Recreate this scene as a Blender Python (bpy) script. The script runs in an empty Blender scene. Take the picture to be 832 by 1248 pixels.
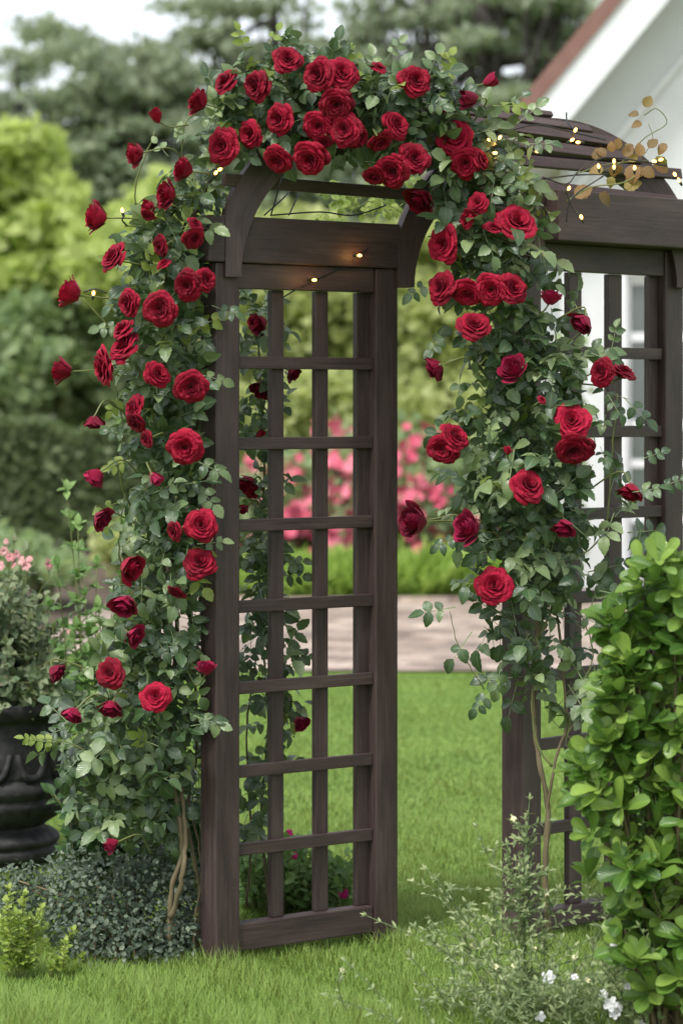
import bpy, bmesh, math, random
import numpy as np
from mathutils import Vector, Matrix

SEED = 7
random.seed(SEED)
R = np.random.default_rng(SEED)
C = bpy.context.scene.collection
F = 3230.0      # focal length in pixels of the 832 px wide photograph
CX, HY, H = 416.0, 497.0, 1.48   # optical axis, eye level row, eye height


def W(px, py, d):
    return np.array([(px - CX) * d / F, d, H + (HY - py) * d / F])


def PX(p):
    return CX + F * p[..., 0] / p[..., 1], HY - F * (p[..., 2] - H) / p[..., 1]


def norm(v):
    v = np.asarray(v, float)
    return v / (np.linalg.norm(v, axis=-1, keepdims=True) + 1e-12)


# ------------------------------------------------------------------ materials
def new_mat(name):
    m = bpy.data.materials.new(name)
    m.use_nodes = True
    nt = m.node_tree
    nt.nodes.clear()
    out = nt.nodes.new('ShaderNodeOutputMaterial')
    return m, nt, out


def nd(nt, typ, **kw):
    n = nt.nodes.new(typ)
    for k, v in kw.items():
        if k in n.inputs.keys():
            n.inputs[k].default_value = v
        else:
            setattr(n, k, v)
    return n


def ramp(nt, fac, stops):
    r = nt.nodes.new('ShaderNodeValToRGB')
    el = r.color_ramp.elements
    while len(el) > 1:
        el.remove(el[-1])
    el[0].position = stops[0][0]
    el[0].color = (*stops[0][1], 1)
    for p, c in stops[1:]:
        e = el.new(p)
        e.color = (*c, 1)
    nt.links.new(fac, r.inputs['Fac'])
    return r.outputs['Color']


def mixc(nt, fac, a, b, mode='MIX'):
    m = nt.nodes.new('ShaderNodeMix')
    m.data_type = 'RGBA'
    m.blend_type = mode
    for sock, val in ((m.inputs[0], fac), (m.inputs[6], a), (m.inputs[7], b)):
        if hasattr(val, 'is_linked') or hasattr(val, 'links'):
            nt.links.new(val, sock)
        elif isinstance(val, (int, float)):
            sock.default_value = val
        else:
            sock.default_value = (*val, 1)
    return m.outputs[2]


def mathn(nt, op, a, b=None, clamp=False):
    m = nt.nodes.new('ShaderNodeMath')
    m.operation = op
    m.use_clamp = clamp
    for i, v in enumerate((a, b)):
        if v is None:
            continue
        if isinstance(v, (int, float)):
            m.inputs[i].default_value = v
        else:
            nt.links.new(v, m.inputs[i])
    return m.outputs[0]


def leaf_mat(name, dark, mid, light, trans=0.25, rough=0.5, vein=0.25, back=None, spec=0.5, blotch=0.0, bcol=(.3, .2, .05)):
    m, nt, out = new_mat(name)
    at = nd(nt, 'ShaderNodeAttribute', attribute_name='rnd')
    uv = nd(nt, 'ShaderNodeUVMap')
    tc = nd(nt, 'ShaderNodeTexCoord')
    noi = nd(nt, 'ShaderNodeTexNoise', Scale=9.0, Detail=3.0)
    nt.links.new(tc.outputs['Object'], noi.inputs['Vector'])
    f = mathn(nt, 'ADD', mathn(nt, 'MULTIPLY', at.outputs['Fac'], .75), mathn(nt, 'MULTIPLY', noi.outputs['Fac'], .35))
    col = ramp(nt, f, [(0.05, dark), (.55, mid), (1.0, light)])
    sp = nd(nt, 'ShaderNodeSeparateXYZ')
    nt.links.new(uv.outputs['UV'], sp.inputs[0])
    dx = mathn(nt, 'ABSOLUTE', mathn(nt, 'SUBTRACT', sp.outputs['X'], .5))
    rib = mathn(nt, 'LESS_THAN', dx, .035)
    col = mixc(nt, mathn(nt, 'MULTIPLY', rib, vein), col, light)
    # side veins, as height
    w = mathn(nt, 'ADD', mathn(nt, 'MULTIPLY', sp.outputs['Y'], 9.0), mathn(nt, 'MULTIPLY', dx, -6.0))
    vv = mathn(nt, 'SINE', mathn(nt, 'MULTIPLY', w, 6.28))
    if blotch > 0:
        n2 = nd(nt, 'ShaderNodeTexNoise', Scale=60.0, Detail=2.0)
        nt.links.new(tc.outputs['Object'], n2.inputs['Vector'])
        b = mathn(nt, 'MULTIPLY', mathn(nt, 'GREATER_THAN', n2.outputs['Fac'], .62), blotch)
        col = mixc(nt, b, col, bcol)
    geo = nd(nt, 'ShaderNodeNewGeometry')
    bk = back if back else tuple(min(1, c * 1.25 + .015) for c in mid)
    col = mixc(nt, mathn(nt, 'MULTIPLY', geo.outputs['Backfacing'], .7), col, bk)
    bs = nd(nt, 'ShaderNodeBsdfPrincipled', Roughness=rough)
    bs.inputs['Specular IOR Level'].default_value = spec
    nt.links.new(col, bs.inputs['Base Color'])
    bp = nd(nt, 'ShaderNodeBump', Strength=.35, Distance=.001)
    nt.links.new(vv, bp.inputs['Height'])
    nt.links.new(bp.outputs[0], bs.inputs['Normal'])
    tr = nd(nt, 'ShaderNodeBsdfTranslucent')
    tcol = mixc(nt, .6, col, (min(1, light[0] * 1.3), min(1, light[1] * 1.4), light[2]))
    nt.links.new(tcol, tr.inputs['Color'])
    mx = nd(nt, 'ShaderNodeMixShader')
    mx.inputs[0].default_value = trans
    nt.links.new(bs.outputs[0], mx.inputs[1])
    nt.links.new(tr.outputs[0], mx.inputs[2])
    nt.links.new(mx.outputs[0], out.inputs['Surface'])
    return m


def simple_mat(name, c1, c2, rough=.6, scale=8.0, detail=4.0, bump=0.0, bumpd=.002, spec=.4, stretch=(1, 1, 1), trans=0.0):
    m, nt, out = new_mat(name)
    tc = nd(nt, 'ShaderNodeTexCoord')
    mp = nd(nt, 'ShaderNodeMapping')
    mp.inputs['Scale'].default_value = stretch
    nt.links.new(tc.outputs['Object'], mp.inputs['Vector'])
    n = nd(nt, 'ShaderNodeTexNoise', Scale=scale, Detail=detail)
    nt.links.new(mp.outputs[0], n.inputs['Vector'])
    col = ramp(nt, n.outputs['Fac'], [(.3, c1), (.7, c2)])
    bs = nd(nt, 'ShaderNodeBsdfPrincipled', Roughness=rough)
    bs.inputs['Specular IOR Level'].default_value = spec
    nt.links.new(col, bs.inputs['Base Color'])
    if bump:
        bp = nd(nt, 'ShaderNodeBump', Strength=bump, Distance=bumpd)
        nt.links.new(n.outputs['Fac'], bp.inputs['Height'])
        nt.links.new(bp.outputs[0], bs.inputs['Normal'])
    nt.links.new(bs.outputs[0], out.inputs['Surface'])
    return m


def wood_mat():
    m, nt, out = new_mat('stained_wood')
    uv = nd(nt, 'ShaderNodeUVMap')
    oi = nd(nt, 'ShaderNodeObjectInfo')
    sh = nd(nt, 'ShaderNodeVectorMath', operation='ADD')
    cb = nd(nt, 'ShaderNodeCombineXYZ')
    nt.links.new(mathn(nt, 'MULTIPLY', oi.outputs['Random'], 37.0), cb.inputs[0])
    nt.links.new(mathn(nt, 'MULTIPLY', oi.outputs['Random'], 91.0), cb.inputs[1])
    nt.links.new(uv.outputs['UV'], sh.inputs[0])
    nt.links.new(cb.outputs[0], sh.inputs[1])
    mp = nd(nt, 'ShaderNodeMapping')
    mp.inputs['Scale'].default_value = (5, 170, 1)
    nt.links.new(sh.outputs[0], mp.inputs['Vector'])
    g1 = nd(nt, 'ShaderNodeTexNoise', Scale=1.0, Detail=6.0, Roughness=.65, Distortion=.6)
    nt.links.new(mp.outputs[0], g1.inputs['Vector'])
    mp2 = nd(nt, 'ShaderNodeMapping')
    mp2.inputs['Scale'].default_value = (3, 14, 1)
    nt.links.new(sh.outputs[0], mp2.inputs['Vector'])
    g2 = nd(nt, 'ShaderNodeTexNoise', Scale=1.0, Detail=4.0)
    nt.links.new(mp2.outputs[0], g2.inputs['Vector'])
    f = mathn(nt, 'ADD', mathn(nt, 'MULTIPLY', g1.outputs['Fac'], .55), mathn(nt, 'MULTIPLY', g2.outputs['Fac'], .45))
    col = ramp(nt, f, [(.34, (.025, .0142, .0130)), (.5, (.058, .0350, .0315)), (.66, (.098, .065, .058))])
    ov = mathn(nt, 'ADD', mathn(nt, 'MULTIPLY', oi.outputs['Random'], .3), .85)
    cmb = nd(nt, 'ShaderNodeVectorMath', operation='SCALE')
    nt.links.new(col, cmb.inputs[0])
    nt.links.new(ov, cmb.inputs['Scale'])
    # worn pale flecks and dust
    mp3 = nd(nt, 'ShaderNodeMapping')
    mp3.inputs['Scale'].default_value = (55, 130, 1)
    nt.links.new(sh.outputs[0], mp3.inputs['Vector'])
    g3 = nd(nt, 'ShaderNodeTexNoise', Scale=1.0, Detail=2.0)
    nt.links.new(mp3.outputs[0], g3.inputs['Vector'])
    fl = mathn(nt, 'MULTIPLY', mathn(nt, 'GREATER_THAN', g3.outputs['Fac'], .745), .5)
    c3 = mixc(nt, fl, cmb.outputs[0], (.2, .15, .12))
    mp4 = nd(nt, 'ShaderNodeMapping')
    mp4.inputs['Scale'].default_value = (7, 25, 1)
    nt.links.new(sh.outputs[0], mp4.inputs['Vector'])
    g4 = nd(nt, 'ShaderNodeTexNoise', Scale=1.0, Detail=6.0, Roughness=.7)
    nt.links.new(mp4.outputs[0], g4.inputs['Vector'])
    du = mathn(nt, 'MULTIPLY', mathn(nt, 'SUBTRACT', g4.outputs['Fac'], .5, True), 1.5, True)
    c3 = mixc(nt, du, c3, (.120, .086, .072))
    bs = nd(nt, 'ShaderNodeBsdfPrincipled')
    bs.inputs['Specular IOR Level'].default_value = .6
    nt.links.new(c3, bs.inputs['Base Color'])
    ro = mathn(nt, 'ADD', mathn(nt, 'MULTIPLY', g1.outputs['Fac'], .3), .42)
    nt.links.new(ro, bs.inputs['Roughness'])
    bp = nd(nt, 'ShaderNodeBump', Strength=.55, Distance=.0016)
    nt.links.new(g1.outputs['Fac'], bp.inputs['Height'])
    nt.links.new(bp.outputs[0], bs.inputs['Normal'])
    nt.links.new(bs.outputs[0], out.inputs['Surface'])
    return m


def petal_mat(name, deep, mid, tip, trans=.07):
    m, nt, out = new_mat(name)
    at = nd(nt, 'ShaderNodeAttribute', attribute_name='rnd')
    oi = nd(nt, 'ShaderNodeObjectInfo')
    tc = nd(nt, 'ShaderNodeTexCoord')
    n = nd(nt, 'ShaderNodeTexNoise', Scale=2.2, Detail=3.0)
    nt.links.new(tc.outputs['Object'], n.inputs['Vector'])
    f = mathn(nt, 'ADD', mathn(nt, 'MULTIPLY', at.outputs['Fac'], .4), mathn(nt, 'MULTIPLY', n.outputs['Fac'], .35))
    f = mathn(nt, 'ADD', f, mathn(nt, 'MULTIPLY', oi.outputs['Random'], .35))
    col = ramp(nt, f, [(.1, deep), (.55, mid), (1, tip)])
    bs = nd(nt, 'ShaderNodeBsdfPrincipled', Roughness=.62)
    bs.inputs['Specular IOR Level'].default_value = .22
    bs.inputs['Sheen Weight'].default_value = .2
    bs.inputs['Sheen Roughness'].default_value = .4
    bs.inputs['Sheen Tint'].default_value = (1, .25, .35, 1)
    nt.links.new(col, bs.inputs['Base Color'])
    uv = nd(nt, 'ShaderNodeUVMap')
    mp = nd(nt, 'ShaderNodeMapping')
    mp.inputs['Scale'].default_value = (16, 1.5, 1)
    nt.links.new(uv.outputs['UV'], mp.inputs['Vector'])
    n2 = nd(nt, 'ShaderNodeTexNoise', Scale=1.0, Detail=3.0)
    nt.links.new(mp.outputs[0], n2.inputs['Vector'])
    bp = nd(nt, 'ShaderNodeBump', Strength=.4, Distance=.02)
    nt.links.new(n2.outputs['Fac'], bp.inputs['Height'])
    nt.links.new(bp.outputs[0], bs.inputs['Normal'])
    tr = nd(nt, 'ShaderNodeBsdfTranslucent')
    nt.links.new(col, tr.inputs['Color'])
    mx = nd(nt, 'ShaderNodeMixShader')
    mx.inputs[0].default_value = trans
    nt.links.new(bs.outputs[0], mx.inputs[1])
    nt.links.new(tr.outputs[0], mx.inputs[2])
    nt.links.new(mx.outputs[0], out.inputs['Surface'])
    return m


M = {}
M['wood'] = wood_mat()
M['petal'] = petal_mat('crimson_petal', (.09, .001, .007), (.275, .0015, .020), (.48, .009, .044))
M['petal_mag'] = petal_mat('aged_petal', (.09, .0015, .012), (.24, .003, .030), (.42, .014, .078))
M['rose_leaf'] = leaf_mat('rose_leaf', (.014, .040, .014), (.058, .112, .042), (.26, .34, .14), trans=.15, rough=.33, vein=.35, spec=.75, back=(.12, .18, .10), blotch=.25, bcol=(.13, .13, .05))
M['rose_leaf_young'] = leaf_mat('young_rose_leaf', (.10, .15, .03), (.20, .28, .05), (.36, .42, .10), trans=.35, rough=.45)
M['bronze_leaf'] = leaf_mat('bronze_leaf', (.13, .09, .03), (.27, .14, .05), (.26, .27, .06), trans=.3, rough=.5, back=(.3, .16, .09))
M['stalk'] = simple_mat('green_stalk', (.10, .14, .04), (.20, .20, .07), .55, 30, 3)
M['cane'] = simple_mat('woody_cane', (.09, .075, .035), (.22, .17, .10), .8, 22, 5, .6, .004, stretch=(1, 1, .25))
M['shrub_leaf'] = leaf_mat('glossy_shrub_leaf', (.022, .065, .012), (.085, .175, .028), (.30, .43, .085), trans=.22, rough=.3, vein=.35, back=(.16, .28, .07), spec=.5)
M['low_leaf'] = leaf_mat('grey_green_leaf', (.022, .045, .026), (.075, .11, .068), (.22, .27, .18), trans=.12, rough=.45, vein=.2)
M['lime_leaf'] = leaf_mat('lime_leaf', (.16, .25, .04), (.28, .38, .07), (.45, .52, .14), trans=.3, rough=.5)
M['wisp_leaf'] = leaf_mat('silvery_leaf', (.12, .18, .07), (.24, .31, .135), (.44, .49, .25), trans=.2, rough=.6)
M['urn_leaf'] = leaf_mat('dusty_leaf', (.05, .09, .04), (.12, .18, .085), (.28, .32, .17), trans=.15, rough=.5, blotch=.4, bcol=(.3, .2, .13))
M['mid_leaf'] = leaf_mat('mid_green_leaf', (.05, .11, .03), (.12, .23, .06), (.26, .38, .12), trans=.25, rough=.5)
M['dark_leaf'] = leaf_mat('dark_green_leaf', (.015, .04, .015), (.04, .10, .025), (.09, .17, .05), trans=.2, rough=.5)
M['far_pine'] = leaf_mat('hazy_pine_needle', (.14, .18, .11), (.25, .30, .19), (.36, .40, .27), trans=.4, rough=.7, vein=0)  # needle tones lifted pale, distance haze put into the colour
M['far_yellow'] = leaf_mat('yellow_green_leaf', (.29, .37, .10), (.43, .51, .15), (.58, .64, .26), trans=.5, rough=.6, vein=0)
M['far_olive'] = leaf_mat('olive_leaf', (.22, .26, .09), (.38, .43, .15), (.54, .57, .26), trans=.45, rough=.6, vein=0)
M['far_green'] = leaf_mat('garden_leaf', (.13, .20, .09), (.25, .34, .155), (.40, .48, .26), trans=.45, rough=.6, vein=0)
M['far_hedge'] = leaf_mat('hedge_leaf', (.07, .10, .045), (.14, .19, .08), (.24, .30, .14), trans=.28, rough=.6, vein=0)
M['far_bright'] = leaf_mat('bright_blade', (.16, .28, .05), (.32, .46, .09), (.5, .62, .2), trans=.35, rough=.6, vein=0)
M['grass'] = leaf_mat('grass_blade', (.07, .145, .020), (.185, .30, .046), (.52, .53, .21), trans=.3, rough=.45, vein=0)
M['pink'] = petal_mat('pink_petal', (.50, .07, .12), (.72, .14, .22), (.85, .32, .38))
M['pale_pink'] = petal_mat('pale_pink_petal', (.70, .25, .28), (.85, .42, .42), (.9, .6, .55))
M['magenta'] = petal_mat('magenta_petal', (.50, .01, .12), (.70, .03, .22), (.8, .12, .35))
M['cream'] = petal_mat('cream_petal', (.70, .66, .30), (.80, .78, .48), (.85, .85, .7))
M['white_petal'] = petal_mat('white_petal', (.75, .75, .74), (.82, .82, .8), (.88, .88, .86))
M['bark'] = simple_mat('bark', (.035, .03, .027), (.08, .068, .058), .9, 6, 5, .7, .02, stretch=(1, 1, .3))
M['urn'] = simple_mat('cast_urn', (.012, .012, .013), (.055, .053, .052), .72, 26, 9, .9, .006, spec=.35)
M['soil'] = simple_mat('soil', (.06, .045, .03), (.14, .10, .075), .95, 14, 8, .8, .03)
M['white_paint'] = simple_mat('white_paint', (.73, .74, .745), (.79, .80, .805), .5, 3, 4)
M['grey_and_shade'] = simple_mat('off_white_and_shade', (.58, .60, .60), (.62, .64, .64), .55, 3, 4)  # plain paint on plinth and inner wall, painted overhang shadow on the frieze
M['brown_trim'] = simple_mat('brown_roof_edge', (.20, .10, .08), (.255, .135, .11), .5, 6, 4)
M['roof_tile'] = simple_mat('roof_covering', (.12, .07, .06), (.2, .12, .1), .8, 12, 5)
M['wire'] = simple_mat('black_wire', (.012, .014, .014), (.03, .035, .035), .4, 40, 2)
M['curtain'] = simple_mat('pale_curtain', (.13, .20, .19), (.19, .27, .255), .8, 3, 2, stretch=(8, 1, .4))
M['socket'] = simple_mat('bulb_socket', (.02, .03, .02), (.03, .05, .03), .4, 20, 2)


def glass_mat():
    m, nt, out = new_mat('window_glass')
    bs = nd(nt, 'ShaderNodeBsdfPrincipled', Roughness=.05)
    bs.inputs['Base Color'].default_value = (.75, .85, .83, 1)
    bs.inputs['Transmission Weight'].default_value = .85
    nt.links.new(bs.outputs[0], out.inputs['Surface'])
    return m


def bulb_mat():
    m, nt, out = new_mat('lit_bulb')
    e = nd(nt, 'ShaderNodeEmission', Strength=5.0)
    e.inputs['Color'].default_value = (1, .40, .09, 1)
    nt.links.new(e.outputs[0], out.inputs['Surface'])
    return m


def paving_mat():
    m, nt, out = new_mat('brick_paving')
    tc = nd(nt, 'ShaderNodeTexCoord')
    mp = nd(nt, 'ShaderNodeMapping')
    mp.inputs['Rotation'].default_value = (0, 0, .35)
    nt.links.new(tc.outputs['Object'], mp.inputs['Vector'])
    br = nd(nt, 'ShaderNodeTexBrick', Scale=1.0)
    br.inputs['Color1'].default_value = (.25, .185, .15, 1)
    br.inputs['Color2'].default_value = (.49, .40, .335, 1)
    br.inputs['Mortar'].default_value = (.20, .17, .145, 1)
    br.inputs['Mortar Size'].default_value = .012
    br.inputs['Brick Width'].default_value = .42
    br.inputs['Row Height'].default_value = .21
    nt.links.new(mp.outputs[0], br.inputs['Vector'])
    n = nd(nt, 'ShaderNodeTexNoise', Scale=2.1, Detail=8.0, Roughness=.75)
    nt.links.new(tc.outputs['Object'], n.inputs['Vector'])
    st = ramp(nt, n.outputs['Fac'], [(.36, (.50, .50, .50)), (.5, (.95, .93, .9)), (.64, (1.35, 1.33, 1.3))])
    col = mixc(nt, 1.0, br.outputs['Color'], st, 'MULTIPLY')
    bs = nd(nt, 'ShaderNodeBsdfPrincipled', Roughness=.8)
    nt.links.new(col, bs.inputs['Base Color'])
    bp = nd(nt, 'ShaderNodeBump', Strength=.4, Distance=.01)
    nt.links.new(br.outputs['Fac'], bp.inputs['Height'])
    nt.links.new(bp.outputs[0], bs.inputs['Normal'])
    nt.links.new(bs.outputs[0], out.inputs['Surface'])
    return m


def lawn_mat():
    m, nt, out = new_mat('lawn_turf')
    tc = nd(nt, 'ShaderNodeTexCoord')
    n = nd(nt, 'ShaderNodeTexNoise', Scale=1.1, Detail=8.0, Roughness=.7)
    nt.links.new(tc.outputs['Object'], n.inputs['Vector'])
    n2 = nd(nt, 'ShaderNodeTexNoise', Scale=70.0, Detail=5.0, Roughness=.8)
    nt.links.new(tc.outputs['Object'], n2.inputs['Vector'])
    f = mathn(nt, 'ADD', mathn(nt, 'MULTIPLY', n.outputs['Fac'], .5), mathn(nt, 'MULTIPLY', n2.outputs['Fac'], .5))
    col = ramp(nt, f, [(.3, (.06, .115, .02)), (.5, (.15, .255, .045)), (.7, (.27, .38, .09))])
    bs = nd(nt, 'ShaderNodeBsdfPrincipled', Roughness=.9)
    bs.inputs['Specular IOR Level'].default_value = .15
    nt.links.new(col, bs.inputs['Base Color'])
    bp = nd(nt, 'ShaderNodeBump', Strength=.9, Distance=.02)
    nt.links.new(n2.outputs['Fac'], bp.inputs['Height'])
    nt.links.new(bp.outputs[0], bs.inputs['Normal'])
    nt.links.new(bs.outputs[0], out.inputs['Surface'])
    return m


M['glass'] = glass_mat()
M['bulb'] = bulb_mat()
M['paving'] = paving_mat()
M['lawn'] = lawn_mat()


# ------------------------------------------------------------------ object helpers
def thing(name, label, cat, loc=(0, 0, 0), group=None):
    o = bpy.data.objects.new(name, None)
    C.objects.link(o)
    o.location = loc
    o.empty_display_size = .1
    o['label'] = label
    o['category'] = cat
    if group:
        o['group'] = group
    return o


def tag(o, label=None, cat=None, group=None, kind=None):
    for k, v in (('label', label), ('category', cat), ('group', group), ('kind', kind)):
        if v:
            o[k] = v
    return o


def link(name, me, mat=None, parent=None, matrix=None):
    if mat is not None:
        for mm in (mat if isinstance(mat, (list, tuple)) else [mat]):
            me.materials.append(mm)
    o = bpy.data.objects.new(name, me)
    C.objects.link(o)
    if parent is not None:
        o.parent = parent
        base = Matrix.Identity(4)
        q = parent
        while q is not None:
            base = Matrix.LocRotScale(q.location, q.rotation_euler, q.scale) @ base
            q = q.parent
        inv = base.inverted()
    else:
        inv = Matrix.Identity(4)
    mw = matrix if matrix is not None else Matrix.Identity(4)
    o.matrix_basis = inv @ mw
    return o


def mesh_np(name, V, loops, starts, uv=None, rnd=None, smooth=True, matidx=None):
    me = bpy.data.meshes.new(name)
    V = np.ascontiguousarray(V, dtype=np.float32)
    me.vertices.add(len(V))
    me.vertices.foreach_set('co', V.ravel())
    me.loops.add(len(loops))
    me.loops.foreach_set('vertex_index', np.ascontiguousarray(loops, dtype=np.int32))
    me.polygons.add(len(starts))
    me.polygons.foreach_set('loop_start', np.ascontiguousarray(starts, dtype=np.int32))
    if smooth:
        me.polygons.foreach_set('use_smooth', np.ones(len(starts), dtype=bool))
    if matidx is not None:
        me.polygons.foreach_set('material_index', np.ascontiguousarray(matidx, dtype=np.int32))
    me.update(calc_edges=True)
    if uv is not None:
        l = me.uv_layers.new(name='UVMap')
        l.data.foreach_set('uv', np.ascontiguousarray(np.asarray(uv)[loops], dtype=np.float32).ravel())
    if rnd is not None:
        a = me.attributes.new('rnd', 'FLOAT', 'POINT')
        a.data.foreach_set('value', np.ascontiguousarray(rnd, dtype=np.float32))
    me.validate()
    return me


class Tmpl:
    def __init__(s, V, faces, uv):
        s.V = np.array(V, float)
        s.uv = np.array(uv, float)
        s.loops = np.array([i for f in faces for i in f])
        cnt = np.array([len(f) for f in faces])
        s.starts = np.concatenate([[0], np.cumsum(cnt)[:-1]])


def grid_tmpl(ts, ws, fold, droop, cup=0.0, twist=0.0, cols=2):
    """leaf along +Y length 1; ts rows, ws half widths."""
    V, uv, faces = [], [], []
    xs = np.linspace(-1, 1, cols + 1)
    for t, w in zip(ts, ws):
        for x in xs:
            z = -droop * t * t + fold * abs(x) * w - cup * (x * w) ** 2 * 3
            z += twist * x * w * t
            V.append((x * w, t - .12 * droop * t * t, z))
            uv.append((.5 + x * .5, t))
    n = cols + 1
    for i in range(len(ts) - 1):
        for j in range(cols):
            faces.append((i * n + j, i * n + j + 1, (i + 1) * n + j + 1, (i + 1) * n + j))
    return Tmpl(V, faces, uv)


def rose_leaf_tmpls():
    out = []
    for k in range(5):
        ts = np.array([0, .1, .22, .34, .46, .58, .70, .82, .92, 1.0])
        w = .34 * np.sin(np.pi * np.clip(ts, 0, 1) ** .82) ** .75
        w[0] = .02
        w[-1] = .004
        w = w * (1 + .07 * np.where(np.arange(len(ts)) % 2 == 0, 1, -1))
        out.append(grid_tmpl(ts, w, .25 + .1 * k % .3, .12 + .09 * k, twist=(k - 2) * .12))
    return out


def simple_leaf_tmpls(wid=.32, p=.85, rows=5, fold=.2, n=3, droop=.1):
    out = []
    for k in range(n):
        ts = np.linspace(0, 1, rows)
        w = wid * np.sin(np.pi * ts ** p) ** .8
        w[0] = .02
        w[-1] = .01
        out.append(grid_tmpl(ts, w, fold + .08 * k, droop + .12 * k, twist=(k - 1) * .15))
    return out


def obovate_tmpls():
    out = []
    for k in range(4):
        ts = np.array([0, .15, .35, .55, .72, .86, .95, 1.0])
        w = np.array([.035, .08, .15, .205, .235, .21, .135, .03])
        out.append(grid_tmpl(ts, w, .1 + .05 * k, -.12 + .13 * k, cup=-.3, cols=4, twist=(k - 1.5) * .1))
    return out


QUAD = Tmpl([(-.5, 0, 0), (.5, 0, .12), (.35, 1, 0), (-.35, 1, .1)], [(0, 1, 2, 3)], [(0, 0), (1, 0), (1, 1), (0, 1)])
TRI2 = Tmpl([(-.5, .1, 0), (0, -.1, .1), (.5, .1, 0), (0, 1, .05)], [(0, 1, 3), (1, 2, 3)], [(0, 0), (.5, 0), (1, 0), (.5, 1)])
NEEDLE = Tmpl([(-.09, 0, 0), (.09, 0, .02), (.0, 1, 0)], [(0, 1, 2)], [(0, 0), (1, 0), (.5, 1)])
BLADE = Tmpl([(-.5, 0, 0), (.5, 0, 0), (.36, .5, .08), (-.36, .5, .08), (0, 1, .30)], [(0, 1, 2, 3), (3, 2, 4)], [(0, 0), (1, 0), (1, .5), (0, .5), (.5, 1)])
STRIP = grid_tmpl([0, .5, 1.0], [.018, .014, .008], .3, .03)


def frames(d, n):
    d = norm(d)
    x = norm(np.cross(d, n))
    z = np.cross(x, d)
    return np.stack([x, d, z], axis=-1)      # (N,3,3) columns


def scatter(name, tmpls, P, D, N, S, rnd=None, which=None, smooth=True, xs=None):
    """one mesh made of len(P) copies of the templates"""
    P, D, N = (np.asarray(a, float) for a in (P, D, N))
    n = len(P)
    S = np.broadcast_to(np.asarray(S, float), (n,))
    if rnd is None:
        rnd = R.random(n)
    A = frames(D, N) * S[:, None, None]
    if xs is not None:
        A[:, :, 0] *= np.broadcast_to(xs, (n,))[:, None]
    which = R.integers(0, len(tmpls), n) if which is None else which
    Vs, Ls, Ss, Us, Rs = [], [], [], [], []
    vo = lo = 0
    for k, t in enumerate(tmpls):
        idx = np.nonzero(which == k)[0]
        if not len(idx):
            continue
        v = np.einsum('nij,mj->nmi', A[idx], t.V) + P[idx][:, None, :]
        m = len(t.V)
        Vs.append(v.reshape(-1, 3))
        Ls.append((t.loops[None, :] + np.arange(len(idx))[:, None] * m + vo).ravel())
        Ss.append((t.starts[None, :] + np.arange(len(idx))[:, None] * len(t.loops) + lo).ravel())
        Us.append(np.tile(t.uv, (len(idx), 1)))
        Rs.append(np.repeat(rnd[idx], m))
        vo += len(idx) * m
        lo += len(idx) * len(t.loops)
    return mesh_np(name, np.concatenate(Vs), np.concatenate(Ls), np.concatenate(Ss), np.concatenate(Us), np.concatenate(Rs), smooth)


def smooth_path(pts, per=6):
    pts = [np.asarray(p, float) for p in pts]
    P = [2 * pts[0] - pts[1]] + pts + [2 * pts[-1] - pts[-2]]
    out = []
    for i in range(1, len(P) - 2):
        a, b, c, d = P[i - 1:i + 3]
        for t in np.linspace(0, 1, per, endpoint=False):
            out.append(.5 * ((2 * b) + (-a + c) * t + (2 * a - 5 * b + 4 * c - d) * t * t + (-a + 3 * b - 3 * c + d) * t ** 3))
    out.append(P[-2])
    return np.array(out)


def tube_arrays(path, rad, sides=6):
    path = np.asarray(path, float)
    n = len(path)
    rad = np.broadcast_to(np.asarray(rad, float), (n,))
    T = norm(np.gradient(path, axis=0))
    ref = np.array([.123, .31, .94]) if abs(T[0][2]) < .8 else np.array([.95, .2, .1])
    V = []
    for i in range(n):
        a = norm(np.cross(T[i], ref))
        b = np.cross(T[i], a)
        for k in range(sides):
            t = 2 * math.pi * k / sides
            V.append(path[i] + rad[i] * (a * math.cos(t) + b * math.sin(t)))
    Fc = []
    for i in range(n - 1):
        for k in range(sides):
            k2 = (k + 1) % sides
            Fc.append((i * sides + k, i * sides + k2, (i + 1) * sides + k2, (i + 1) * sides + k))
    Fc.append(tuple(range(sides))[::-1])
    Fc.append(tuple((n - 1) * sides + k for k in range(sides)))
    return V, Fc


def tubes_mesh(name, items, sides=6):
    V, Fc = [], []
    for path, rad in items:
        v, f = tube_arrays(path, rad, sides)
        o = len(V)
        V += [tuple(x) for x in v]
        Fc += [tuple(i + o for i in ff) for ff in f]
    me = bpy.data.meshes.new(name)
    me.from_pydata(V, [], Fc)
    me.polygons.foreach_set('use_smooth', np.ones(len(Fc), dtype=bool))
    me.update()
    return me


def uv_by_normal(bm, length_axis=0):
    """UVs in metres, u along the length axis of the piece."""
    l = bm.loops.layers.uv.verify()
    oth = [a for a in range(3) if a != length_axis]
    for f in bm.faces:
        n = f.normal
        if abs(n[length_axis]) > .8:
            au, av = oth
        else:
            au = length_axis
            av = oth[1] if abs(n[oth[0]]) > abs(n[oth[1]]) else oth[0]
        off = .37 * (abs(n[oth[0]]) > abs(n[oth[1]]))
        for lp in f.loops:
            lp[l].uv = (lp.vert.co[au], lp.vert.co[av] + off)


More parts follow.
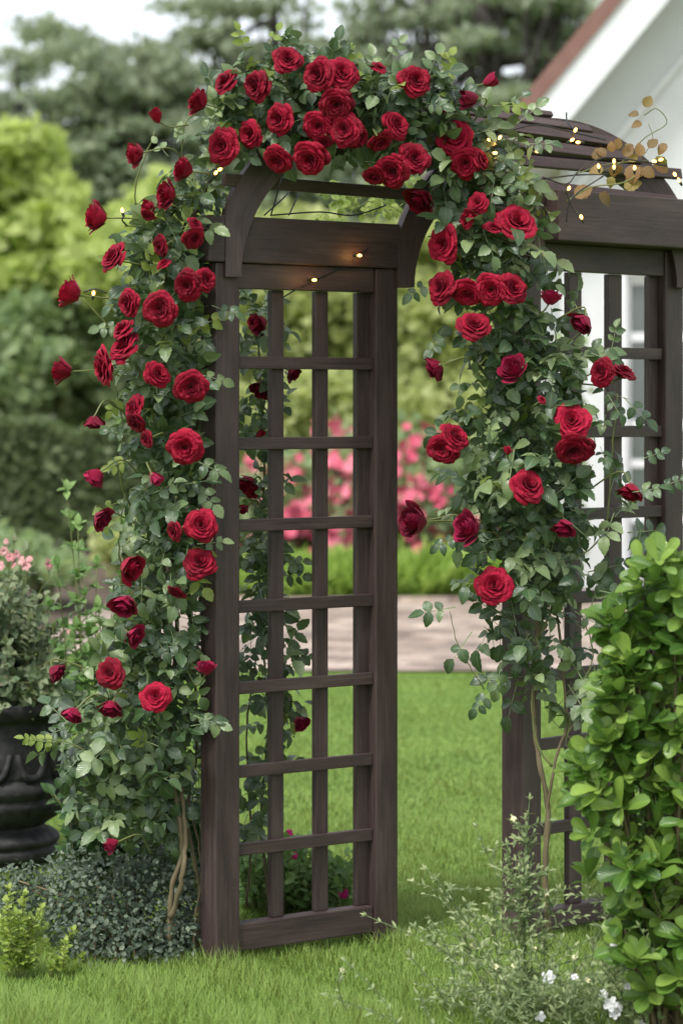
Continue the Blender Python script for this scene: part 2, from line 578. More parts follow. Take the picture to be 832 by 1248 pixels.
def board(name, p0, ux, uy, uz, dims, parent, mat=None, bevel=.003, axis=0):
    """box with its corner at p0, edges dims along the unit axes ux, uy, uz; axis = index of the grain direction"""
    bm = bmesh.new()
    bmesh.ops.create_cube(bm, size=1.0)
    for v in bm.verts:
        v.co = Vector((v.co[i] * dims[i] for i in range(3)))
    if bevel:
        bmesh.ops.bevel(bm, geom=bm.edges[:], offset=bevel, segments=2, affect='EDGES', profile=.6)
    bm.normal_update()
    uv_by_normal(bm, axis)
    me = bpy.data.meshes.new(name)
    bm.to_mesh(me)
    bm.free()
    c = np.asarray(p0) + sum(np.asarray(u) * dd * .5 for u, dd in zip((ux, uy, uz), dims))
    mw = Matrix(((ux[0], uy[0], uz[0], c[0]), (ux[1], uy[1], uz[1], c[1]), (ux[2], uy[2], uz[2], c[2]), (0, 0, 0, 1)))
    return link(name, me, mat or M['wood'], parent, mw)


def prism(name, pts, ext, parent, mat, bevel=0.0, uvf=None):
    """polygon strip outline (two matched edge lists) extruded by vector ext"""
    A, B = pts        # outer and inner edges, equal length, world points
    n = len(A)
    ext = np.asarray(ext)
    V = [tuple(p) for p in A] + [tuple(p) for p in B] + [tuple(np.asarray(p) + ext) for p in A] + [tuple(np.asarray(p) + ext) for p in B]
    Fc = []
    for i in range(n - 1):
        Fc.append((i, i + 1, n + i + 1, n + i))
        Fc.append((2 * n + i, 3 * n + i, 3 * n + i + 1, 2 * n + i + 1))
        Fc.append((i, 2 * n + i, 2 * n + i + 1, i + 1))
        Fc.append((n + i, n + i + 1, 3 * n + i + 1, 3 * n + i))
    Fc.append((0, n, 3 * n, 2 * n))
    Fc.append((n - 1, 2 * n + n - 1, 3 * n + n - 1, n + n - 1))
    me = bpy.data.meshes.new(name)
    me.from_pydata(V, [], Fc)
    s = np.concatenate([[0], np.cumsum(np.linalg.norm(np.diff(np.array(A), axis=0), axis=1))])
    wv = [np.linalg.norm(np.asarray(a) - np.asarray(b)) for a, b in zip(A, B)]
    t = float(np.linalg.norm(ext))
    vuv = [(s[i], 0) for i in range(n)] + [(s[i], wv[i]) for i in range(n)] + [(s[i], -t) for i in range(n)] + [(s[i], wv[i] + t) for i in range(n)]
    l = me.uv_layers.new(name='UVMap')
    for lp in me.loops:
        l.data[lp.index].uv = vuv[lp.vertex_index]
    bm = bmesh.new()
    bm.from_mesh(me)
    bmesh.ops.recalc_face_normals(bm, faces=bm.faces)
    bm.to_mesh(me)
    bm.free()
    return link(name, me, mat, parent)


# ------------------------------------------------------------------ world, sun, camera
sc = bpy.context.scene
world = bpy.data.worlds.new("World")
sc.world = world
world.use_nodes = True
nt = world.node_tree
nt.nodes.clear()
wo = nt.nodes.new('ShaderNodeOutputWorld')
bg = nt.nodes.new('ShaderNodeBackground')
sky = nt.nodes.new('ShaderNodeTexSky')
sky.sky_type = 'NISHITA'
sky.sun_disc = False
SUN_EL, SUN_AZ = math.radians(58), math.radians(215)   # azimuth clockwise from +Y
sky.sun_elevation = SUN_EL
sky.sun_rotation = SUN_AZ
sky.air_density = 1.0
sky.dust_density = 1.6
sky.ozone_density = 1.0
hs = nt.nodes.new('ShaderNodeHueSaturation')
hs.inputs['Saturation'].default_value = .30
nt.links.new(sky.outputs[0], hs.inputs['Color'])
nt.links.new(hs.outputs[0], bg.inputs['Color'])
bg.inputs['Strength'].default_value = .125
nt.links.new(bg.outputs[0], wo.inputs['Surface'])

sun = bpy.data.lights.new('sun', 'SUN')
sun.energy = 1.5
sun.use_shadow = True
sun.angle = math.radians(12)
sun.color = (1, .975, .95)
so = bpy.data.objects.new('sun', sun)
C.objects.link(so)
sdir = Vector((math.sin(SUN_AZ) * math.cos(SUN_EL), math.cos(SUN_AZ) * math.cos(SUN_EL), math.sin(SUN_EL)))
so.rotation_euler = sdir.to_track_quat('Z', 'Y').to_euler()
so.location = (0, 0, 20)

cam = bpy.data.cameras.new('camera')
co = bpy.data.objects.new('camera', cam)
C.objects.link(co)
co.location = (0, 0, H)
co.rotation_euler = (math.radians(90), 0, 0)
cam.sensor_fit = 'HORIZONTAL'
cam.sensor_width = 36
cam.lens = 36 * F / 832
cam.shift_x = 0
cam.shift_y = -(624 - HY) / 1248 * 1248 / 832
cam.clip_end = 2000
cam.dof.use_dof = True
cam.dof.focus_distance = 7.0
cam.dof.aperture_fstop = 4.8
cam.dof.aperture_blades = 0
sc.camera = co

sc.view_settings.view_transform = 'Standard'
sc.view_settings.look = 'None'
sc.view_settings.gamma = 1
sc.view_settings.exposure = 1.08
sc.view_settings.use_curve_mapping = False
sc.cycles.use_denoising = True
sc.cycles.max_bounces = 7
sc.cycles.diffuse_bounces = 3
sc.cycles.glossy_bounces = 2
sc.cycles.transmission_bounces = 4
sc.cycles.transparent_max_bounces = 6
sc.cycles.caustics_reflective = False
sc.cycles.caustics_refractive = False
sc.cycles.sample_clamp_indirect = 6
sc.render.film_transparent = False

# ------------------------------------------------------------------ ground
def sheet(name, pts, z, mat, kind='structure'):
    me = bpy.data.meshes.new(name)
    me.from_pydata([(x, y, z) for x, y in pts], [], [tuple(range(len(pts)))])
    o = link(name, me, mat)
    o['kind'] = kind
    return o


sheet('lawn', [(-250, -60), (250, -60), (250, 420), (-250, 420)], 0, M['lawn'])
pav = [(-1.95, 17.6), (-1.8, 16.2), (-1.35, 15.1), (-.8, 14.85), (.6, 14.8), (3, 14.7), (9, 14.6), (9, 20.95), (1.9, 20.95), (1.0, 20.1), (-.4, 20.0), (-1.2, 20.3), (-1.75, 19.6)]
sheet('paving', pav, .012, M['paving'])
sheet('flower_bed', [(1.75, 20.1), (1.0, 20.12), (-.4, 20.02), (-1.2, 20.32), (-1.77, 19.6), (-1.97, 17.6), (-3.2, 18.4), (-6, 19.2), (-14, 20.0), (-14, 33), (1.8, 33)], .008, M['soil'])
# brick kerb between paving and bed / lawn
def kerb(pts, h=.05, w=.09):
    A = [np.array([x, y, h]) for x, y in pts]
    T = norm(np.gradient(np.array([p[:2] for p in pts]), axis=0))
    B = [np.array([x - t[1] * w, y + t[0] * w, h]) for (x, y), t in zip(pts, T)]
    o = prism('kerb', (A, B), (0, 0, -h + .005), None, M['paving'])
    o['kind'] = 'structure'


kerb(pav[8:])

# ------------------------------------------------------------------ grass
def grass_field():
    P, S, B = [], [], []
    for y0, y1, dens in ((5.6, 6.6, 17000), (6.6, 8.0, 16000), (8.0, 9.6, 8500), (9.6, 12, 4600), (12, 15.2, 2400)):
        m = .8 if y0 < 8 else .5
        hw = .1288 * y1 + m
        n = int((y1 - y0) * 2 * hw * dens)
        p = np.stack([R.uniform(-hw, hw, n), R.uniform(y0, y1, n)], 1)
        P.append(p)
    P = np.concatenate(P)
    keep = ~((P[:, 1] > 14.65 + .05 * np.sin(P[:, 0] * 9)))
    P = P[keep]
    n = len(P)
    # tufts: longer where nobody mows (near the camera, at the feet of posts)
    cl = np.sin(P[:, 0] * 7.1 + 1.3) * np.sin(P[:, 1] * 5.3) + np.sin(P[:, 0] * 17 + P[:, 1] * 11) * .6
    mot0 = np.sin(P[:, 0] * 31 + 5 * np.sin(P[:, 1] * 7)) * np.sin(P[:, 1] * 19 + 3 * np.sin(P[:, 0] * 8))
    near = np.clip((7.15 - P[:, 1]) / .9, 0, 1) * np.clip((.75 - P[:, 0]) / .9, .15, 1)
    L = .020 + .014 * R.random(n) + .009 * cl + .005 * mot0 + near * (.032 + .016 * cl) * (0.5 + .8 * R.random(n))
    for bx, by in ((-.34, 6.98), (-.27, 7.05), (.14, 7.3), (.48, 7.3), (.5, 7.35)):
        r = np.hypot(P[:, 0] - bx, P[:, 1] - by)
        L += .035 * np.exp(-(r / .08) ** 2) * R.random(n)
    L = np.clip(L, .012, .13) * np.where(P[:, 1] > 10, .8, 1)
    az = R.uniform(0, 2 * np.pi, n) * .85 + 1.2 * np.sin(P[:, 0] * 4 + P[:, 1] * 3)
    lean = np.abs(R.normal(0, .5, n)) + .05
    D = np.stack([np.cos(az) * lean, np.sin(az) * lean, np.ones(n)], 1)
    N = np.stack([np.cos(az), np.sin(az), np.full(n, .1)], 1) + R.normal(0, .4, (n, 3))
    wd = np.where(P[:, 1] > 9.6, .0055, np.where(P[:, 1] > 8, .0038, .0025)) * R.uniform(.7, 1.2, n)
    mot = np.sin(P[:, 0] * 23 + 4 * np.sin(P[:, 1] * 9)) * np.sin(P[:, 1] * 13 + 3 * np.sin(P[:, 0] * 11))
    rnd = np.clip(.38 + .10 * cl + .14 * mot + R.normal(0, .27, n), 0, 1)
    P3 = np.concatenate([P, np.zeros((n, 1))], 1)
    me = scatter('grass', [BLADE], P3, D, N, L, rnd=rnd, xs=wd / L)
    o = link('grass', me, M['grass'])
    o['kind'] = 'stuff'
    o['label'] = 'short green lawn grass, longer and untidy towards the front'


grass_field()

# ------------------------------------------------------------------ arbour
arb = thing('rose_arbour', 'dark brown stained timber garden arch with two lattice sides and a curved slatted top', 'arbour', tuple(W(450, 1160, 7.2) * np.array([1, 1, 0])))
UP = np.array([0., 0., 1.])


class Panel:
    def __init__(s, px, d, deg):
        a = math.radians(deg)
        s.O = np.array([(px - CX) * d / F, d, 0.])
        s.P = np.array([math.cos(a), math.sin(a), 0.])
        s.N = np.array([-math.sin(a), math.cos(a), 0.])

    def s_at(s, px, n=0.0):
        o = s.O + s.N * n
        k = (px - CX) / F
        return (k * o[1] - o[0]) / (s.P[0] - k * s.P[1])

    def z_at(s, py, ss=0.0, n=0.0):
        d = (s.O + s.P * ss + s.N * n)[1]
        return H + (HY - py) * d / F

    def box(s, name, s0, s1, n0, n1, z0, z1, axis, bevel=.003):
        p = s.O + s.P * s0 + s.N * n0 + UP * z0
        return board(name, p, s.P, s.N, UP, (s1 - s0, n1 - n0, z1 - z0), arb, bevel=bevel, axis=axis)


def build_panel(p, rails, bars, far_px, beam_top, beam_mid, low_bot, bottom, post_w, beam_s0, beam_n, beam_s1, top_z=None, low_s0=None):
    w = post_w
    s_far = p.s_at(far_px)
    zt = p.z_at(beam_mid)
    p.box('post', 0, w, 0, w, -.05, zt, 2, .004)
    p.box('post', s_far, s_far + w, 0, w, -.05, zt, 2, .004)
    # upper beam, sits on the posts and stands proud of them
    s1 = beam_s1 if beam_s1 else s_far + w
    p.box('beam', beam_s0, s1, beam_n[0], beam_n[1], zt + .0015, p.z_at(beam_top), 0, .004)
    # lower board between the posts
    p.box('beam', w + .001, s_far - .001, .006, .040, p.z_at(low_bot), zt + .0008, 0, .003)
    for y in rails:
        z = p.z_at(y)
        p.box('lattice_rail', w + .001, s_far - .001, .012, .030, z - .0165, z + .0165, 0, .0025)
    z1, z0 = p.z_at(bottom[0]), p.z_at(bottom[1])
    p.box('bottom_rail', w + .001, s_far - .001, .010, .056, z0, z1, 0, .004)
    for px in bars:
        sa = p.s_at(px[0], .031)
        sb = p.s_at(px[1], .031)
        p.box('lattice_bar', sa, sb, .0315, .052, z1 + .0005, p.z_at(low_bot) - .0005, 2, .0025)
    return s_far


L = Panel(263, 7.0, 36)
# rails given as rows in the photograph at the near post's depth
sfL = build_panel(L, [441, 541, 642, 742, 842, 945, 1041], [(331, 346), (385, 400), (435, 450)], 458,
                  262, 319.5, 350, (1132, 1166), .076, -.030, (-.012, .058), None)
RP = Panel(636, 7.3, 43)
sfR = build_panel(RP, [427.5, 527, 630, 734, 828, 912, 1017], [(693.5, 709), (742, 758), (791, 806)], 811,
                  231, 294, 327, (1117, 1143), .078, .048, (-.092, .030), .86)
# end block and back filler that closes the right beam
RP.box('beam', .0, .046, -.045, .074, RP.z_at(318), RP.z_at(231) - .006, 2, .004)


# arches: outlines measured in the photograph, cast onto the vertical plane through both feet
def on_plane(px, py, a, b):
    """ray of pixel meets the vertical plane through plan points a, b"""
    d = np.array([(px - CX) / F, 1.0, (HY - py) / F])
    n = np.array([-(b[1] - a[1]), b[0] - a[0], 0])
    t = (np.dot(n[:2], a[:2])) / np.dot(n[:2], d[:2])
    return np.array([0, 0, H]) + d * t


def arch(ca, cb, cx, y0, ao, bo, ai, bi, clipx, n=44):
    a = np.array([(ca[0] - CX) * ca[1] / F, ca[1]])
    b = np.array([(cb[0] - CX) * cb[1] / F, cb[1]])
    A, B = [], []
    for k in range(n + 1):
        t = math.pi * (1 - k / n)
        xo, yo = cx + ao * math.cos(t), y0 - bo * math.sin(t)
        if yo > clipx[1]:
            xo = max(clipx[0], min(clipx[2], xo))
        A.append(on_plane(xo, yo, a, b))
        B.append(on_plane(cx + ai * math.cos(t), y0 - bi * math.sin(t), a, b))
    return A, B, a, b


TH = .038
A1, B1, a1, b1 = arch((275, 7.0), (640, 7.33), 451, 337, 190, 215, 157, 168, (275, 256, 629))
nrm = norm(np.array([-(b1[1] - a1[1]), b1[0] - a1[0], 0]))
prism('arch_rib', (A1, B1), nrm * TH, arb, M['wood'])
dL, dR = 7.34, 7.74
A2, B2, a2, b2 = arch((485, dL), (846, dR), 665, 350, 188, 207, 160, 158, (485, 275, 848))
nrm2 = norm(np.array([-(b2[1] - a2[1]), b2[0] - a2[0], 0]))
prism('arch_rib', (A2, B2), nrm2 * TH, arb, M['wood'])


def ell(A, k):
    i = int(k)
    f = k - i
    return A[i] * (1 - f) + A[i + 1] * f


# roof slats run from rib to rib over their outer edges
NSL = 11
for j in range(NSL):
    ang = [147, 133, 120, 108.5, 97, 85, 73.5, 62.5, 52, 42, 32][j]
    k = 44 * (1 - ang / 180)
    p1, p2 = ell(A1, k), ell(A2, k)
    if j > 4 and j != 9:        # the slats on this side are let into the far rib and end at it
        p2 = p2 * .78 + ell(B2, k) * .22
    tdir = norm(ell(A1, k + .8) - ell(A1, k - .8) + ell(A2, k + .8) - ell(A2, k - .8))
    u = norm(p2 - p1)
    nn = norm(np.cross(tdir, u))
    if nn[2] < 0:
        nn = -nn
    tdir = np.cross(nn, u)
    Ls = np.linalg.norm(p2 - p1) + .04
    w_, h_ = (.034 if j < 2 else .048 if j < 5 else .031), .017
    over = .045 if j <= 4 else .03
    if j > 4 and j != 9:
        Ls = np.linalg.norm(p2 - p1) - over - .001
    p0 = p1 - u * over - tdir * w_ * .5 + nn * .0015
    board('roof_slat', p0, u, tdir, nn, (Ls + over * 2, w_, h_), arb, bevel=.003, axis=0)

# ------------------------------------------------------------------ roses
def bloom_mesh(name, kind, seed):
    """layered rose: facing +Z, outer radius about 1"""
    r = np.random.default_rng(seed)
    V, Fc, UV, RN = [], [], [], []
    if kind == 'open':
        N, spread = 44, 1.0
    elif kind == 'half':
        N, spread = 26, .62
    else:
        N, spread = 11, .22
    nu, nv = 9, 8
    off = r.uniform(0, 6.28)
    for k in range(N):
        s = (k + .5) / N
        phi = off + k * 2.39996 + r.normal(0, .12)
        hw = (1.5 - .75 * s) * r.uniform(.9, 1.08)          # half angle spanned
        if kind == 'open':
            rb = .04 + .30 * s                               # radius where the petal leaves the cup
            Lp = .36 + .52 * s ** .8
            a0 = math.radians(96 - 50 * s ** 1.2)
            a1 = math.radians(84 - 112 * s ** 1.1)
        elif kind == 'half':
            rb = .04 + .20 * s
            Lp = .72 + .30 * s ** .8
            a0 = math.radians(80 - 42 * s)
            a1 = math.radians(104 - 44 * s ** 2)
        else:
            rb = .03 + .16 * s
            Lp = .80 + .30 * s
            a0 = math.radians(76 - 20 * s)
            a1 = math.radians(108 - 40 * s ** 2.2)
        a1 += r.normal(0, .16)
        a0 += r.normal(0, .06)
        zb = -.30 * s + (.10 if kind == 'open' else .0)
        ph1, ph2, am = r.uniform(0, 6.28), r.uniform(0, 6.28), r.uniform(.3, 1)
        base = len(V)
        skew = r.normal(0, .06)
        rn = r.random()
        for j in range(nv):
            v = j / (nv - 1)
            for i in range(nu):
                u = -1 + 2 * i / (nu - 1)
                # rounded outline with a slight point in the middle
                le = Lp * (1 - .30 * abs(u) ** 3.2 + .05 * (1 - min(1, abs(u) * 3)) + skew * u)
                m = 12
                rho, z = rb, zb
                for q in range(m):
                    t = (q + .5) / m * v
                    bend = t ** 1.7
                    a = a0 * (1 - bend) + a1 * bend
                    # rolled lip
                    a -= (1.0 * s + .2) * max(0, t - .84) / .16 * (1.0 if kind != 'bud' else .3)
                    rho += le * v / m * math.cos(a)
                    z += le * v / m * math.sin(a)
                ruf = .05 * am * v * v * (math.sin(3.1 * u + ph1) + .6 * math.sin(6.3 * u + ph2)) * (.3 + s)
                rho2 = max(.012, rho * (1 + .055 * u) + ruf * .6)
                # petal edges fold back a little
                rho2 += .035 * s * abs(u) ** 3 * v
                ww = hw * (1 - .55 * (1 - min(1, v * 3.0)) * .7)
                if rho2 > .35:
                    ww *= (.35 / rho2) ** .22
                an = phi + u * ww
                V.append((rho2 * math.cos(an), rho2 * math.sin(an), z + ruf - .03 * abs(u) ** 3 * v * s))
                UV.append((u * .5 + .5, v))
                RN.append(rn)
        for j in range(nv - 1):
            for i in range(nu - 1):
                a = base + j * nu + i
                Fc.append((a, a + 1, a + nu + 1, a + nu))
    V = np.array(V)
    V[:, 2] -= V[:, 2].mean()
    if kind == 'open':
        V[:, :2] /= np.percentile(np.hypot(V[:, 0], V[:, 1]), 99)
        V[:, 2] *= 1.15
        V[:, :2] *= 1 + .05 * np.sin(3 * np.arctan2(V[:, 1], V[:, 0]) + seed)[:, None]
    else:
        k = .5 * (V[:, 2].max() - V[:, 2].min())
        V /= max(k, np.percentile(np.hypot(V[:, 0], V[:, 1]), 99))
    loops = np.array(Fc).ravel()
    starts = np.arange(len(Fc)) * 4
    return mesh_np(name, V, loops, starts, UV, RN, True)


OPEN = [bloom_mesh('rose_open', 'open', 11 + i) for i in range(6)]
HALF = [bloom_mesh('rose_half_open', 'half', 31 + i) for i in range(4)]
BUD = [bloom_mesh('rose_bud', 'bud', 51 + i) for i in range(3)]
for me in OPEN:
    me.materials.append(M['petal'])
HALF_M = []
BUD_M = []
for me in HALF:
    me.materials.append(M['petal'])
    c = me.copy(); c.materials.clear(); c.materials.append(M['petal_mag']); HALF_M.append(c)
for me in BUD:
    me.materials.append(M['petal'])
    c = me.copy(); c.materials.clear(); c.materials.append(M['petal_mag']); BUD_M.append(c)

# x, y, radius (pixels of the photograph), kind, direction it points (deg, 0 = right, 90 = up), tilt away from viewer
LEFT_ROSES = [
    (350, 72, 18, 'o', 90, 20), (274, 99, 17, 'o', 160, 55), (312, 104, 19, 'o', 190, 45), (242, 124, 15, 'h', 160, 75),
    (340, 145, 19, 'o', 200, 40), (305, 163, 17, 'o', 200, 35), (271, 178, 20, 'o', 190, 30), (388, 91, 20, 'o', 190, 25),
    (416, 89, 20, 'o', 60, 15), (410, 127, 19, 'o', 270, 30), (388, 153, 18, 'o', 240, 25), (420, 158, 19, 'o', 200, 30),
    (437, 167, 14, 'o', 330, 55), (378, 193, 21, 'o', 250, 35), (338, 195, 17, 'o', 230, 50), (190, 142, 9, 'b', 100, 60),
    (165, 187, 14, 'h', 190, 75), (224, 206, 14, 'h', 170, 70), (204, 237, 15, 'h', 180, 55), (118, 264, 16, 'h', 170, 80),
    (182, 253, 10, 'h', 200, 60), (195, 299, 13, 'o', 200, 50), (236, 290, 14, 'o', 320, 50), (138, 313, 18, 'o', 150, 60),
    (461, 82, 10, 'o', 60, 50), (506, 98, 19, 'o', 30, 20), (483, 152, 17, 'o', 20, 40), (464, 172, 15, 'o', 300, 60),
    (478, 208, 20, 'o', 250, 25), (505, 193, 19, 'o', 10, 20), (456, 214, 14, 'o', 260, 60), (395, 172, 10, 'o', 270, 60),
    (86, 357, 17, 'h', 175, 85), (156, 369, 16, 'o', 200, 55), (195, 376, 20, 'o', 210, 20), (229, 348, 17, 'o', 230, 35),
    (251, 340, 14, 'o', 10, 45), (149, 401, 14, 'o', 150, 55), (151, 422, 20, 'o', 150, 55), (126, 447, 23, 'o', 190, 68),
    (76, 452, 15, 'h', 190, 85), (192, 456, 16, 'o', 30, 50), (233, 471, 20, 'o', 280, 15), (114, 514, 11, 'm', 265, 85),
    (163, 497, 16, 'o', 180, 60), (165, 515, 13, 'o', 220, 65), (178, 535, 11, 'o', 200, 60), (226, 545, 21, 'o', 260, 15),
    (188, 582, 9, 'm', 300, 70), (116, 581, 13, 'm', 220, 80), (200, 321, 9, 'o', 120, 60),
    (123, 632, 13, 'm', 320, 70), (245, 640, 20, 'o', 80, 20), (212, 647, 12, 'o', 200, 60), (243, 686, 19, 'o', 80, 25),
    (159, 691, 17, 'h', 330, 60), (152, 737, 16, 'm', 250, 50), (163, 775, 13, 'm', 330, 65), (215, 722, 12, 'o', 240, 65),
    (134, 821, 18, 'o', 170, 30), (189, 849, 17, 'o', 90, 25), (135, 863, 13, 'm', 270, 60), (89, 871, 12, 'm', 240, 65),
    (68, 819, 12, 'm', 330, 80), (251, 815, 11, 'm', 90, 70), (136, 1030, 9, 'm', 200, 60), (238, 273, 10, 'o', 30, 60),
    (180, 262, 9, 'o', 250, 60),
]
LEFT_BACK = [
    (316, 395, 13, 'h', 200, 60), (357, 455, 10, 'h', 330, 70), (319, 474, 12, 'h', 250, 60), (302, 590, 13, 'h', 230, 60),
    (298, 620, 8, 'b', 230, 60), (316, 529, 6, 'b', 30, 60), (366, 881, 11, 'm', 300, 60), (308, 392, 10, 'o', 170, 60),
    (310, 600, 10, 'o', 300, 60),
]
RIGHT_ROSES = [
    (553, 166, 21, 'o', 120, 20), (567, 198, 18, 'o', 240, 25), (586, 194, 13, 'o', 20, 55), (513, 243, 17, 'h', 230, 60),
    (582, 247, 13, 'o', 160, 35), (630, 271, 23, 'o', 60, 30), (540, 297, 20, 'o', 190, 35), (568, 268, 11, 'o', 200, 60),
    (572, 120, 10, 'm', 200, 70), (597, 99, 10, 'm', 20, 85), (543, 131, 7, 'm', 190, 60), (601, 277, 11, 'o', 60, 60),
    (538, 350, 20, 'o', 150, 45), (570, 357, 18, 'o', 240, 45), (599, 353, 20, 'o', 230, 20), (624, 351, 19, 'o', 40, 30),
    (577, 396, 20, 'o', 80, 35), (671, 363, 12, 'm', 75, 80), (710, 393, 14, 'm', 240, 75), (530, 448, 14, 'm', 200, 85),
    (626, 451, 17, 'm', 120, 50), (733, 454, 16, 'o', 180, 50), (759, 453, 15, 'o', 60, 65), (697, 513, 21, 'o', 90, 20),
    (700, 548, 22, 'o', 270, 35), (539, 547, 19, 'o', 200, 25), (554, 532, 17, 'o', 40, 50), (643, 592, 20, 'o', 60, 30),
    (619, 550, 6, 'b', 80, 60), (768, 599, 13, 'h', 250, 70), (505, 636, 19, 'm', 170, 60), (660, 487, 6, 'o', 40, 60),
    (571, 644, 19, 'm', 160, 55), (687, 643, 13, 'm', 260, 70), (602, 714, 22, 'o', 100, 15), (573, 262, 9, 'o', 230, 60),
]


def axis_left(px, py):
    """point in the middle of the left plant's growth near this height"""
    if py < 235 and px > 235:
        return W(min(max(px, 260), 545), max(py + 25, 135), 7.08)
    return W(212 if py > 300 else 212 + (300 - py) * .5, py + 18, 7.13)


def axis_right(px, py):
    if py < 240:
        return W(575, py + 30, 7.16)
    return W(640 if py > 400 else 605, py + 25, 7.2)


def depth_rose(px, py, cx, rx, dmid, rd):
    u = min(1.0, abs(px - cx) / rx)
    return dmid - rd * math.sqrt(max(0.0, 1 - u * u)) - .02


BLOOMS = {}      # root -> list of (centre, radius, facing)


def add_blooms(root, rows, dfun, axf):
    BLOOMS.setdefault(root.name, [])
    for i, (x, y, r, kd, ang, tilt) in enumerate(rows):
        d = dfun(x, y) + random.uniform(-.02, .02)
        rad = r * d / F
        a, t = math.radians(ang + random.uniform(-12, 12)), math.radians(tilt + random.uniform(-6, 6))
        f = norm([math.cos(a) * math.sin(t), -math.cos(t), math.sin(a) * math.sin(t) + .06])
        p = W(x, y, d)
        if kd == 'o':
            me, sc_ = random.choice(OPEN), rad * 1.11
        elif kd == 'h':
            me, sc_ = random.choice(HALF), rad * 1.22
        elif kd == 'm':
            me, sc_ = random.choice(BUD_M if r < 11 else HALF_M), rad * 1.22
        else:
            me, sc_ = random.choice(BUD), rad * 1.05
        q = Vector(f).to_track_quat('Z', 'Y') @ Matrix.Rotation(random.uniform(0, 6.28), 4, 'Z').to_quaternion()
        st = (1, random.uniform(.9, 1.08), random.uniform(.92, 1.1))
        mw = Matrix.LocRotScale(Vector(p), q, Vector((sc_ * st[0], sc_ * st[1], sc_ * st[2])))
        nm = 'rose_bud' if (kd == 'b' or (kd == 'm' and r < 11)) else 'rose_bloom'
        o = bpy.data.objects.new(nm, me)
        C.objects.link(o)
        o.parent = root
        o.matrix_basis = Matrix.Translation(-root.location) @ mw
        if kd == 'm':
            o['label'] = 'aged magenta rose closing up' if r >= 11 else 'small dark magenta bud'
        # stalk and sepals behind the bloom, a sub-part
        back = p - f * rad * .55
        ax = axf(x, y)
        v = ax - back
        Lk = min(np.linalg.norm(v), .17 if kd in 'hm' else .12)
        end = back + norm(v) * Lk
        mid = back - f * Lk * .24 + norm(v) * Lk * .3 + np.array([0, 0, .012])
        pts = smooth_path([back, mid, end], 5)
        V, Fc = tube_arrays(pts, np.linspace(.0022, .0026, len(pts)), 5)
        V = [np.asarray(v_) for v_ in V]
        # sepals
        fr = frames(f[None], np.array([[.3, .2, .93]]))[0]
        for k in range(5):
            th = k * 2 * math.pi / 5 + random.random()
            o_ = fr[:, 0] * math.cos(th) + fr[:, 2] * math.sin(th)
            b0 = p - f * rad * .62
            side = np.cross(o_, f)
            tip = b0 + o_ * rad * (.75 if kd == 'o' else .62) + f * rad * (.05 if kd in 'oh' else .45)
            m_ = b0 + o_ * rad * .4 + f * rad * .08
            i0 = len(V)
            V += [b0 + side * .002, b0 - side * .002, m_ + side * .0035, m_ - side * .0035, tip]
            Fc += [(i0, i0 + 1, i0 + 3, i0 + 2), (i0 + 2, i0 + 3, i0 + 4)]
        ms = bpy.data.meshes.new('stalk')
        inv = mw.inverted()
        ms.from_pydata([tuple(inv @ Vector(v_)) for v_ in V], [], Fc)
        ms.materials.append(M['stalk'])
        so_ = bpy.data.objects.new('stalk', ms)
        C.objects.link(so_)
        so_.parent = o
        BLOOMS[root.name].append((p, rad, f))


# ------------------------------------------------------------------ foliage
RL = rose_leaf_tmpls()


class Leaves:
    def __init__(s):
        s.P, s.D, s.N, s.S, s.K, s.R, s.X = [], [], [], [], [], [], []

    def add(s, p, d, n, size, kind, rnd, xs=1.0):
        s.P.append(p); s.D.append(d); s.N.append(n); s.S.append(size); s.K.append(kind); s.R.append(rnd); s.X.append(xs)

    def cull(s, blooms):
        """leaves do not grow through a bloom or right in front of its face"""
        P = np.array(s.P) + np.array(norm(np.array(s.D))) * (np.array(s.S) * .5)[:, None]
        keep = np.ones(len(P), bool)
        for c, r, f in blooms:
            v = P - c
            al = v @ f
            side = np.linalg.norm(v - al[:, None] * f, axis=1)
            keep &= ~((side < r * 1.02) & (al > -r * .55) & (al < .22))
        return keep

    def build(s, name, tm, mat, parent, blooms=(), rnd=True):
        if not s.P:
            return None
        keep = s.cull(blooms) if len(blooms) else np.ones(len(s.P), bool)
        k = np.nonzero(keep)[0]
        A = lambda q: np.array(q)[k]
        me = scatter(name, tm, A(s.P), A(s.D), A(s.N), A(s.S), rnd=A(s.R), which=A(s.K).astype(int), xs=A(s.X))
        o = link(name, me, mat, parent)
        return o


def sprig(LV, p, d, n, size, rl, nt=5, tone=None):
    """pinnate rose leaf: leaflets in pairs and one at the tip, on a thin rachis (template index nt)"""
    p, d, n = np.asarray(p, float), norm(d), norm(n)
    x = norm(np.cross(d, n))
    n = np.cross(x, d)
    Lr = size * 2.0
    tone = random.random() if tone is None else tone
    LV.add(p, d, n, Lr, nt, .9, 1.0)
    prs = 2 if random.random() < .75 else 1
    for j in range(prs):
        t = (.42 + .36 * j) if prs == 2 else .6
        for sg in (-1, 1):
            dd = norm(d * random.uniform(.25, .6) + x * sg + n * random.uniform(-.3, .15))
            nn = norm(n + x * random.uniform(-.5, .5) + d * random.uniform(-.3, .3))
            LV.add(p + d * Lr * t - n * Lr * .05 * t, dd, nn, size * random.uniform(.72, 1.0), random.randrange(nt), min(1, max(0, tone + random.gauss(0, .15))), random.uniform(.9, 1.15))
    LV.add(p + d * Lr * .96, norm(d + n * random.uniform(-.4, .1)), norm(n + x * random.uniform(-.4, .4)), size * random.uniform(.95, 1.2), random.randrange(nt), min(1, max(0, tone + random.gauss(0, .15))))


